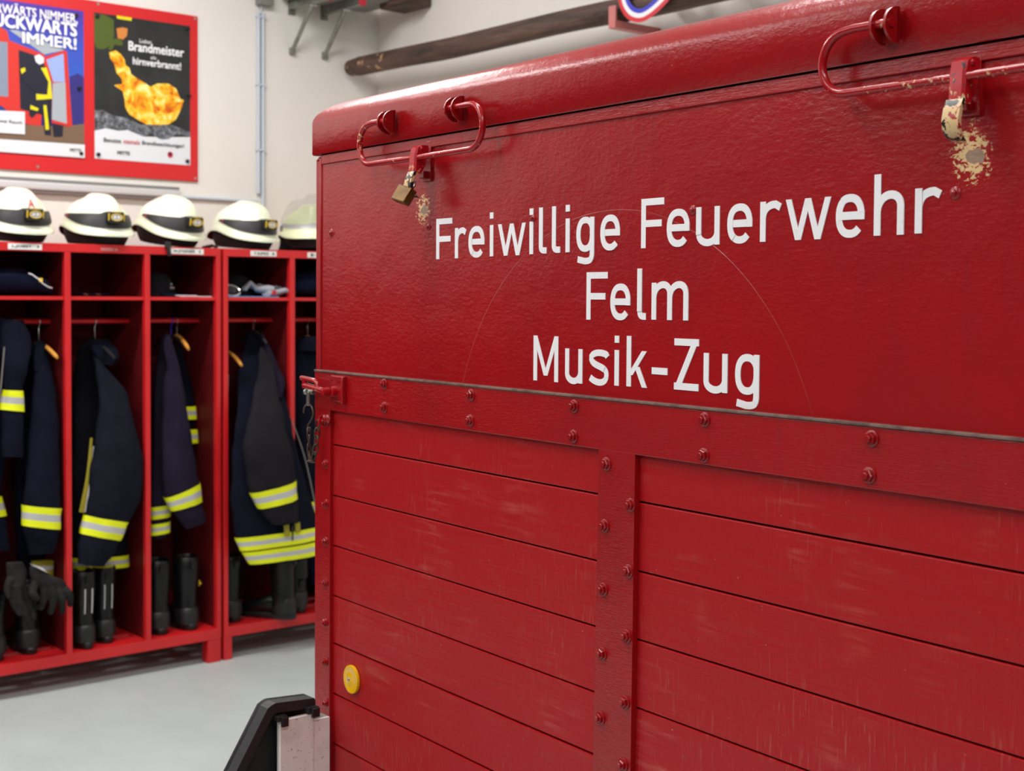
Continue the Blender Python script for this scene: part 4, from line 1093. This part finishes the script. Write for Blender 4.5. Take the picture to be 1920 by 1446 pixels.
boot('worn black boot standing under the hanging gloves', (-.832, .085, BZ), math.radians(-3), .29, wr=.003)
boot('black boot with two light back strips, left one below the yellow-striped jacket', (-.613, .022, BZ), math.radians(2), strips=True)
boot('black boot with two light back strips, right one below the yellow-striped jacket', (-.508, .06, BZ), math.radians(-4), strips=True)
boot('black boot below the violet jacket, left one of its pair', (-.262, .050, BZ), math.radians(-3), logo=-1)
boot('black boot below the violet jacket, right one of its pair', (-.118, .045, BZ), math.radians(3), logo=1)
boot('shiny black boot at the left end of the right locker', (.108, .060, BZ), math.radians(3), .30)
boot('creased black boot turned sideways under the large jacket', (.345, -.05, BZ), math.radians(30), .30, wr=.004)
boot('black boot under the blue trouser legs next to the trailer', (.440, .035, BZ), math.radians(-4), .17)

# ---- gloves
def glove(label, at, chains, palm, rz=0.):
    t = thing('glove', label, 'glove', LF, at, 'gloves hanging in the leftmost bay')
    mb = MB(); mb.loft(cloth(palm, k=.32, n=24, sub=3, bmin=.016, fold=.004, seed=70))
    for pts, r in chains:
        c = catmull([(*p, rr) for p, rr in zip(pts, r)], 5)
        mb.tube([q[:3] for q in c], [q[3] for q in c], 12); mb.ball(c[-1][:3], c[-1][3]*.99, 12, 8)
    g = part('glove_hand', mb, MGLOVE, t)
    md = g.o.modifiers.new('remesh', 'REMESH'); md.mode = 'VOXEL'; md.voxel_size = .0045; md.use_smooth_shade = True
    return t
gy = -.055
t = glove('dark grey work glove in front, fingers spread downwards', (-.85, gy, .56),
  [([(-.835,gy,.455),(-.838,gy-.008,.41),(-.845,gy,.372)], [.017,.016,.013]), ([(-.805,gy-.004,.448),(-.800,gy-.014,.40),(-.808,gy-.004,.350)], [.017,.016,.0135]), ([(-.778,gy,.446),(-.765,gy-.014,.40),(-.760,gy-.004,.345)], [.017,.016,.0135]),
   ([(-.750,gy+.004,.440),(-.730,gy-.010,.410),(-.724,gy,.368)], [.016,.015,.012]), ([(-.875,gy,.470),(-.888,gy-.02,.440),(-.872,gy-.025,.418)], [.018,.017,.013])],
  [(-.890,.548,-.826,.520,gy+.005),(-.892,.510,-.795,.495,gy),(-.880,.480,-.750,.472,gy),(-.858,.452,-.738,.446,gy)])
part('cuff_band', MB().loft(cloth([(-.890,.557,-.835,.532,gy+.004),(-.885,.550,-.815,.508,gy+.002)], k=.4, bmin=.019, fold=.002)), MTAPES, t)
glove('dark grey work glove behind, thumb hanging down long', (-.93, gy, .56),
  [([(-.935,gy+.02,.47),(-.930,gy+.01,.41),(-.905,gy+.005,.35),(-.893,gy+.005,.312)], [.020,.017,.016,.014]), ([(-.915,gy+.03,.46),(-.890,gy+.025,.40),(-.870,gy+.02,.33)], [.018,.017,.014]),
   ([(-.955,gy+.03,.45),(-.948,gy+.02,.40),(-.930,gy+.01,.36)], [.017,.016,.013]), ([(-.905,gy+.035,.45),(-.872,gy+.03,.41),(-.855,gy+.03,.37)], [.016,.015,.012]), ([(-.96,gy+.03,.50),(-.975,gy+.02,.46),(-.968,gy+.015,.43)], [.016,.015,.012])],
  [(-.970,.565,-.905,.560,gy+.04),(-.972,.52,-.890,.515,gy+.035),(-.965,.48,-.895,.475,gy+.03),(-.955,.45,-.900,.445,gy+.03)])

# ---- things on the upper shelves
SZ = 1.6345
def heap(secs, **k): return MB().loft(cloth(secs, **k))
def lying(rows, n=28, seed=0, fold=.006):
    """rounded cloth pile: rows of (x, half depth, height, y)"""
    rings = []
    for (x, hy, h, y) in catmull(rows, 4):
        r = []
        for j in range(n):
            a = 2*PI*j/n; c, s = math.cos(a), math.sin(a)
            zz = SZ+.001 + max(.002, h)*.5*(1+math.copysign(abs(s)**.7, s))
            q = Vector((x*14+seed, y+hy*c*9, zz*14)); f = noise.noise(q)*fold*(1 if s > -.5 else 0)
            r.append((x, y+hy*math.copysign(abs(c)**.8, c)+f, zz+(f if s > -.5 else 0)))
        rings.append(r)
    return MB().loft(rings)
t = thing('folded_jersey', 'folded dark blue jersey with white piping on the shelf behind the plate ending in 3', 'clothes', LF, (-.9, .16, SZ))
part('cloth', lying([(-1.035, .05, .06, .16), (-1.02, .12, .105, .16), (-.95, .13, .118, .16), (-.87, .13, .112, .16), (-.80, .12, .10, .16), (-.755, .11, .055, .15), (-.742, .08, .012, .15)], seed=3, fold=.012), MBLUE, t, ang=70)
part('piping', MB().tube([(-.856, .03, 1.727), (-.842, .026, 1.722), (-.815, .022, 1.702), (-.800, .022, 1.686), (-.775, .026, 1.672), (-.756, .034, 1.668)], .0024, 8), MPLATE, t)
part('badge', MB().box(-.815, -.800, .020, .026, 1.692, 1.708, .002), MLAMPY, t)
mb = MB().tube([(-.630, .10, 1.652), (-.60, .09, 1.642), (-.55, .085, 1.641), (-.50, .09, 1.643), (-.478, .10, 1.646)], .005, 8)
t = solo('strap', mb, MBLUE, 'dark strap lying on the nearly empty shelf of the bay with the faded plate', 'strap', LF, (-.55, .09, SZ))
mb = MB()
for x in (-.590, -.535): mb.box(x-.010, x+.010, .081, .093, 1.6375, 1.648, .002)
part('buckle', mb, MRUST, t)
def cap(label, u, y, rz, badge):
    t = thing('cap', label, 'cap', LF, (u, y, SZ), 'caps on the shelves', rz=rz, local=True)
    rings = []
    for k in range(9):
        a = k/8*PI/2; r = math.cos(a)**.7
        rings.append([((.088*r)*math.cos(2*PI*j/32), (.10*r)*math.sin(2*PI*j/32), .004+.105*math.sin(a)) for j in range(32)])
    part('crown', MB().loft(rings), MDCAP, t)
    mb = MB(); sh = []
    for i in range(13):
        a = math.radians(-60+120*i/12); c, s = math.cos(a), math.sin(a)
        col = [(.080*c, .09*s, .020), ((.080+.072*math.cos(a*1.35))*1.0, .088*s, .012-.010*abs(s))]
        sh.append([(col[0][0], col[0][1], col[0][2]), (col[1][0], col[1][1], col[1][2]), (col[1][0], col[1][1], col[1][2]-.003), (col[0][0], col[0][1], col[0][2]-.003)])
    part('visor', MB().loft(sh), MBLUE, t)
    mb = MB()
    for (x, z, w_) in badge: mb.box(.078-(z-.04)*.35, .086-(z-.04)*.35, x-w_, x+w_, z-.004, z+.004, .001)
    part('badge', mb, MTAPES, t)
MDCAP = mat('black navy cap cloth', (0.0062, .0066, .0095, 1), .9, spec=.2, bmp=(70, .3, .002))
cap('dark cap with a pale badge on the shelf behind the plate ending in 5', -.235, .17, math.radians(-50), [(0, .056, .008), (0, .040, .020)])
cap('dark cap with a pale badge beside the grey gloves on the right locker shelf', .180, .20, math.radians(-25), [(-.01, .058, .010), (.03, .050, .012)])
solo('paper', MB().box(-.185, -.028, .03, .22, SZ, SZ+.004, .001).box(-.20, -.10, .028, .16, SZ+.004, SZ+.008, .001), MPAPERW, 'white papers lying flat beside the cap above the violet jacket', 'paper', LF, (-.1, .1, SZ))
solo('paper', MB().box(.052, .31, .02, .24, SZ, SZ+.005, .001), MBLUESHEET, 'blue folder lying flat under the cap on the right locker shelf', 'folder', LF, (.2, .1, SZ))
t = thing('goggles', 'black goggles with shiny rim at the left of the right locker shelf', 'goggles', LF, (.08, .06, SZ))
mb = MB().tube([(.045+.046*math.cos(2*PI*j/24)+.03, .05+.02*math.sin(2*PI*j/24), SZ+.030+.024*math.sin(2*PI*j/24)) for j in range(24)], .006, 8, 0, True)
part('rim', mb, MCHROME, t)
part('lens', MB().ball((.075, .06, SZ+.030), (.044, .012, .023), 20, 10), MBLACK, t)
def workglove(label, at, rz, seed):
    t = thing('work_glove', label, 'glove', LF, at, 'grey gloves on the right locker shelf', rz=rz, local=True)
    mb = MB()
    mb.loft(cloth([(-.05, 0, -.048, .030, 0), (-.02, -.002, -.018, .036, 0), (.02, 0, .022, .034, 0), (.04, .004, .042, .030, 0)], k=1.6, n=18, sub=3, bmin=.03, fold=.004, seed=seed))
    for i, a in enumerate((-28, -8, 12, 32)):
        c, s = math.cos(math.radians(a)), math.sin(math.radians(a))
        mb.tube([(.03, s*.02, .016), (.06*c+.01, s*.06, .028+.006*i), (.085*c+.01, s*.085, .015)], [.011, .011, .009], 10); mb.ball((.085*c+.01, s*.085, .015), .009, 10, 6)
    mb.tube([(-.01, -.02, .02), (.02, -.055, .032), (.045, -.06, .024)], [.012, .012, .009], 10)
    g = part('glove_hand', mb, MGREYGLOVE, t)
    md = g.o.modifiers.new('remesh', 'REMESH'); md.mode = 'VOXEL'; md.voxel_size = .004; md.use_smooth_shade = True
    return t
t = workglove('grey work glove lying over the cap on the right locker shelf', (.262, .075, SZ+.022), math.radians(150), 1)
t = workglove('grey work glove with a red patch at the front of the right locker shelf', (.305, .065, SZ+.003), math.radians(20), 2)
part('patch', MB().box(-.045, -.020, -.036, -.030, .010, .030, .002), MINKR, t)
t = thing('folded_jersey', 'folded dark blue clothes on the shelf next to the trailer', 'clothes', LF, (.53, .16, SZ))
part('cloth', lying([(.395, .05, .05, .17), (.41, .12, .085, .17), (.46, .13, .11, .17), (.55, .13, .125, .17), (.63, .13, .11, .17), (.685, .10, .04, .17)], seed=9, fold=.012), MBLUE, t, ang=70)

# ================================================================== wall behind the lockers
bd = thing('poster_board', 'long red board screwed to the wall above the lockers', 'board', LF, (-.4, .5, 2.18))
BY = .488
part('panel', MB().box(-.975, .147, BY, .5, 2.184, 2.9675, .002), MBOARD, bd)
for (x, z) in [(.132, 2.955), (.132, 2.199), (-.632, 2.204), (-.35, 2.955)]:
    part('screw', MB().cyl((x, BY+.002, z), (x, BY-.002, z), .0075, .006, 14), MSCREW, bd)
PW, PH = .475, .656
def poster(label, x0, z0, base, shapes, texts, pins):
    t = thing('poster', label, 'poster', LF, (x0, BY-.001, z0), 'posters on the red board')
    mb = MB(); mats = [base]; y = BY-.0012
    mb.box(x0, x0+PW, y, BY-.0002, z0, z0+PH)
    for i, (m, pts) in enumerate(shapes):
        if m not in mats: mats.append(m)
        yy = y - .00035*(i+1)
        cl = [(min(1, max(0, a)), min(1, max(0, b))) for a, b in pts]
        mb.add([(x0+a*PW, yy, z0+b*PH) for a, b in cl], [tuple(range(len(cl)))], mats.index(m))
    part('sheet', mb, mats, t, smooth=False)
    yy = y - .00035*(len(shapes)+2)
    for (s, m, a0, a1, b0, b1, bold) in texts:
        mb = MB(); put_text(mb, s, lambda a, b: (x0+PW*(a0+(a1-a0)*a), yy, z0+PH*(b0+(b1-b0)*b)), 0, bold)
        part('lettering', mb, m, t, smooth=False)
    for (a, b) in pins:
        part('pin', MB().cyl((x0+a*PW, y, z0+b*PH), (x0+a*PW, y-.010, z0+b*PH), .0095, .0085, 16), MPIN, t)
FIRE = [(0.149,0.74),(0.216,0.758),(0.263,0.74),(0.303,0.707),(0.317,0.664),(0.357,0.649),(0.37,0.609),(0.431,0.583),(0.525,0.553),(0.572,0.534),(0.646,0.562),(0.766,0.571),(0.847,0.541),(0.894,0.471),(0.93,0.464),(0.907,0.408),(0.874,0.36),(0.84,0.317),(0.766,0.281),(0.646,0.269),(0.525,0.266),(0.431,0.296),(0.35,0.326),(0.31,0.369),(0.303,0.431),(0.283,0.483),(0.196,0.517),(0.283,0.532),(0.27,0.571),(0.223,0.603),(0.2,0.664),(0.16,0.696)]
ASH = [(0,0.331),(0.082,0.336),(0.176,0.307),(0.297,0.301),(0.391,0.284),(0.458,0.262),(0.538,0.262),(0.646,0.264),(0.753,0.28),(0.847,0.272),(0.941,0.246),(1,.24),(1,.205),(0.941,0.214),(0.834,0.212),(0.766,0.176),(0.699,0.168),(0.659,0.175),(0.579,0.206),(0.498,0.179),(0.431,0.193),(0.323,0.218),(0.189,0.21),(0.082,0.217),(0,0.19)]
poster('black poster with a fireball below a green can on the red board', -.370, 2.259, MPBLK, [
 (MPAPERW, [(0,.19),(.109,.214),(.243,.204),(.377,.221),(.511,.179),(.713,.187),(1,.204),(1,0),(0,0)]),
 (MASH, ASH), (MFIRE, FIRE),
 (MPGREEN, [(0,0.989),(0.109,0.993),(0.196,0.966),(0.2,0.859),(0.176,0.795),(0.095,0.755),(0.021,0.756),(0,0.79)]),
 (MPGREEN, [(0.176,0.831),(0.243,0.845),(0.29,0.822),(0.283,0.795),(0.203,0.797),(0.176,0.755),(0.142,0.757)]),
 (MPSKIN, [(0.223,0.91),(0.283,0.924),(0.337,0.92),(0.33,0.87),(0.29,0.84),(0.236,0.844)]),
 (MPYEL, [(0.223,1),(0.381,1),(0.377,0.977),(0.23,0.979)]),
 (MINKR, [(.78+.030*math.cos(2*PI*i/16), .066+.022*math.sin(2*PI*i/16)) for i in range(16)]),
 (MPDK, [(.78+.017*math.cos(2*PI*i/16), .070+.012*math.sin(2*PI*i/16)) for i in range(16)]),
], [('Lieber', MWHITE, .458, .585, .832, .862, 0), ('Brandmeister', MWHITE, .344, .930, .770, .836, .8), ('als', MWHITE, .572, .632, .728, .752, 0), ('hirnverbrannt!', MWHITE, .388, .898, .676, .728, .8),
    ('Benutze', MINK, .089, .263, .119, .148, .5), ('niemals', MINKR, .29, .458, .119, .148, .5), ('Brandbeschleuniger!', MINK, .482, .928, .114, .148, .5),
    ('MITTE', MINK, .225, .355, .040, .064, 1)],
 [(.03, .975), (.975, .975), (.985, .50), (.035, .028), (.965, .028)])
CL = lambda L: [(a, b) for a, b in L]
poster('blue poster with a firefighter beside a red fire engine, at the left edge', -.894, 2.257, MSKY, [
 (MPTREE, [(0.86,0.543),(0.942,0.573),(1,0.551),(1,0.243),(0.86,0.245)]),
 (MPBR, [(0,.178),(0.581,0.197),(0.798,0.204),(1,0.234),(1,0.09),(0.22,0.082),(0,0.079)]),
 (MPGREY, [(0.292,0.807),(0.617,0.674),(0.81,0.718),(0.617,0.761),(0.364,0.812)]),
 (MPRED, [(0,0.846),(0.22,0.815),(0.274,0.797),(0.292,0.738),(0.617,0.674),(0.623,0.561),(0.581,0.192),(0.389,0.199),(0.22,0.302),(0,0.315)]),
 (MPDK, [(0.376,0.683),(0.617,0.648),(0.623,0.264),(0.389,0.294)]),
 (MPWIN, [(0,0.718),(0.274,0.724),(0.278,0.366),(0,0.366)]),
 (MPRED, [(0.611,0.656),(0.81,0.718),(0.834,0.711),(0.882,0.214),(0.858,0.203),(0.683,0.22),(0.689,0.495),(0.617,0.56)]),
 (MPGLASS, [(0.635,0.64),(0.8,0.695),(0.812,0.503),(0.701,0.496)]),
 (MPGREY, [(0.695,0.487),(0.816,0.503),(0.828,0.224),(0.683,0.242)]),
 (MPDK, [(0.689,0.211),(0.792,0.208),(0.786,0.134),(0.701,0.129)]),
 (MPDK, [(0.539,0.573),(0.581,0.606),(0.635,0.588),(0.671,0.512),(0.687,0.39),(0.671,0.189),(0.677,0.137),(0.617,0.138),(0.605,0.246),(0.569,0.296),(0.497,0.24),(0.467,0.264),(0.497,0.344),(0.527,0.415),(0.413,0.478),(0.389,0.519),(0.401,0.559)]),
 (MPAPERW, [(0.521,0.654),(0.569,0.67),(0.611,0.651),(0.611,0.617),(0.569,0.601),(0.535,0.616)]),
 (MPYEL, [(0.581,0.58),(0.635,0.588),(0.675,0.494),(0.687,0.382),(0.539,0.364),(0.535,0.403),(0.641,0.405),(0.653,0.493)]),
 (MPYEL, [(0.603,0.333),(0.632,0.335),(0.656,0.175),(0.623,0.168)]),
 (MPYEL, [(0.482,0.326),(0.557,0.308),(0.547,0.29),(0.479,0.299)]),
 (MPYEL, [(0.389,0.558),(0.431,0.57),(0.437,0.549),(0.401,0.525)]),
 (MPAPERW, [(0,.079),(0.22,0.084),(1,0.091),(1,0),(0,0)]),
 (MPAPERW, [(0,0.264),(0.427,0.277),(0.427,0.127),(0,0.122)]),
], [('VORW\u00c4RTS NIMMER,', MWHITE, .03, .935, .900, .984, .5), ('R\u00dcCKW\u00c4RTS', MWHITE, .06, .928, .818, .926, .8), ('IMMER!', MWHITE, .407, .924, .730, .806, .8),
    ('wei Rauch', MINK, .19, .401, .192, .214, .6), ('MITTE', MINK, .855, .966, .036, .058, 1)],
 [(.925, .962), (.965, .028), (.955, .47)])
# white duct below the board, conduits and box
t = thing('cable_duct', 'long white horizontal duct on the wall above the helmets', 'duct', LF, (-.4, .5, 2.09))
part('cover', MB().box(-2.2, .040, .462, .5, 2.100, 2.138, .010), MDUCT, t)
part('edge', MB().box(-2.2, .042, .470, .5, 2.138, 2.151, .002), MDUCTG, t)
part('edge', MB().box(-2.2, .042, .472, .5, 2.089, 2.100, .002), MDUCTG, t)
solo('conduit', MB().tube([(.04, .490, 2.107), (.30, .490, 2.1065), (.468, .490, 2.105)], .0085, 10), MPVC, 'thin grey conduit running level from the white duct', 'conduit', LF, (.2, .5, 2.1))
def vpipe(label, x, z0, z1):
    t = thing('conduit', label, 'conduit', LF, (x, .5, z0))
    part('pipe', MB().cyl((x, .489, z0), (x, .489, z1), .0095, None, 12), MPVC, t)
    for z in (3.01, 2.68, 2.36): part('clip', MB().box(x-.013, x+.013, .478, .5, z-.006, z+.006, .002), MPVC, t)
vpipe('upright grey conduit on the wall, the left and shorter of the pair', .4755, 2.145, 3.03)
vpipe('upright grey conduit on the wall, the right and longer of the pair', .5005, 2.04, 3.03)
t = solo('junction_box', MB().box(.462, .545, .455, .5, 3.065, 3.15, .006), MDUCTG, 'grey junction box above the two upright conduits', 'box', LF, (.5, .5, 3.07))
part('cable', MB().tube([(.488, .485, 3.07), (.490, .487, 3.045), (.489, .489, 3.025)], .004, 8), MPVC, t)

def bracket(label, x):
    t = thing('wall_bracket', label, 'bracket', LF, (x, .5, 2.86), 'steel brackets on the wall')
    part('wall_plate', MB().box(x-.020, x+.020, .492, .5, 3.045, 3.16, .002), MGALV, t)
    for z in (3.062, 3.13): part('bolt', MB().cyl((x, .493, z), (x, .482, z), .009, .008, 6), MGALV, t)
    part('arm', MB().box(x-.0165, x+.0165, .155, .493, 3.070, 3.110, .002), MGALV, t)
    part('end_cap', MB().box(x-.019, x+.019, .148, .158, 3.066, 3.114, .003), MINKR, t)
    part('strut', MB().tube([(x, .488, 2.868), (x, .300, 3.074)], .0105, 10), MGALV, t)
    part('foot', MB().box(x-.014, x+.014, .478, .5, 2.848, 2.882, .003), MGALV, t)
    part('bolt', MB().cyl((x-.02, .300, 3.068), (x+.022, .300, 3.068), .008, None, 8), MCHROME, t)
bracket('galvanised wall bracket with slanting strut, the left one of the pair', .668)
bracket('galvanised wall bracket with slanting strut, the right one of the pair', .860)
solo('storage_shelf', MB().box(.60, 1.10, .17, .48, 3.112, 3.15, .004), MDUCTG, 'grey shelf lying on the two wall brackets above the frame edge', 'shelf', LF, (.8, .3, 3.112))

# ================================================================== right wall: the log and what hangs there
lz, lx, R = 2.812, 1.000, .0475
rings = []
N = 40
for i in range(N+1):
    y = .462-3.3*i/N; k = R*(1+.06*i/N); r = []
    end = 1 if i else .86
    for j in range(20):
        a = 2*PI*j/20
        f = 1+.07*noise.noise(Vector((math.cos(a)*1.3, y*2.2, math.sin(a)*1.3)))
        r.append((lx+k*f*end*math.cos(a), y, lz+k*f*end*math.sin(a)+.008*noise.noise(Vector((0, y*1.3, 3)))))
    rings.append(r)
solo('log', MB().loft(rings), MLOG, 'long dark weathered log hung along the right wall above the trailer', 'log', LF, (1.0, 0, 2.8), local=False, ang=70)
def logbracket(label, y):
    t = thing('log_bracket', label, 'bracket', LF, (1.19, y, 2.75), 'brackets carrying the log')
    part('arm', MB().box(.935, 1.194, y-.02, y+.02, 2.728, 2.760, .003), MSTRAW, t)
    part('lip', MB().box(.928, .938, y-.02, y+.02, 2.728, 2.818, .002), MSTRAW, t)
logbracket('pinkish steel bracket under the log beside the striped ribbon', -1.515)
logbracket('pinkish steel bracket under the log, farther along behind the trailer', -2.60)
solo('beam_stub', MB().box(1.03, 1.194, .03, .26, 3.085, 3.23, .012), MLOG, 'end of a dark timber high on the right wall above the log', 'timber', LF, (1.1, .15, 3.085))
t = thing('ribbon', 'blue, white and red ribbon looped around the log', 'ribbon', LF, (.94, -1.6, 2.75))
RPTS = [(.945,-1.560,2.900),(.938,-1.566,2.860),(.936,-1.580,2.815),(.936,-1.615,2.775),(.936,-1.665,2.757),(.936,-1.715,2.766),(.936,-1.775,2.795),(.938,-1.83,2.835),(.945,-1.875,2.875),(.97,-1.885,2.905),(1.02,-1.83,2.905),(1.058,-1.75,2.87),(1.062,-1.67,2.83),(1.058,-1.60,2.87),(1.02,-1.565,2.905),(.97,-1.558,2.915)]
def stripe(o0, o1):
    P = RPTS + RPTS[:1]; C3 = catmull(P, 4); rings = []
    for i, p in enumerate(C3):
        a = Vector(C3[max(i-1, 0)]); b = Vector(C3[min(i+1, len(C3)-1)]); tg = (b-a).normalized()
        ctr = Vector((p[0], -1.70, 2.87)); n = Vector(p)-ctr; n = (n - tg*n.dot(tg))
        n = n.normalized() if n.length > 1e-4 else Vector((0, 0, 1))
        q0 = Vector(p)+n*o0; q1 = Vector(p)+n*o1; th = Vector((-.0015, 0, 0))
        rings.append([q0, q1, q1+th, q0+th])
    return MB().loft(rings)
part('blue_stripe', stripe(-.027, -.009), MRIBB, t)
part('white_stripe', stripe(-.009, .009), MRIBW, t)
part('red_stripe', stripe(.009, .027), MRIBR, t)
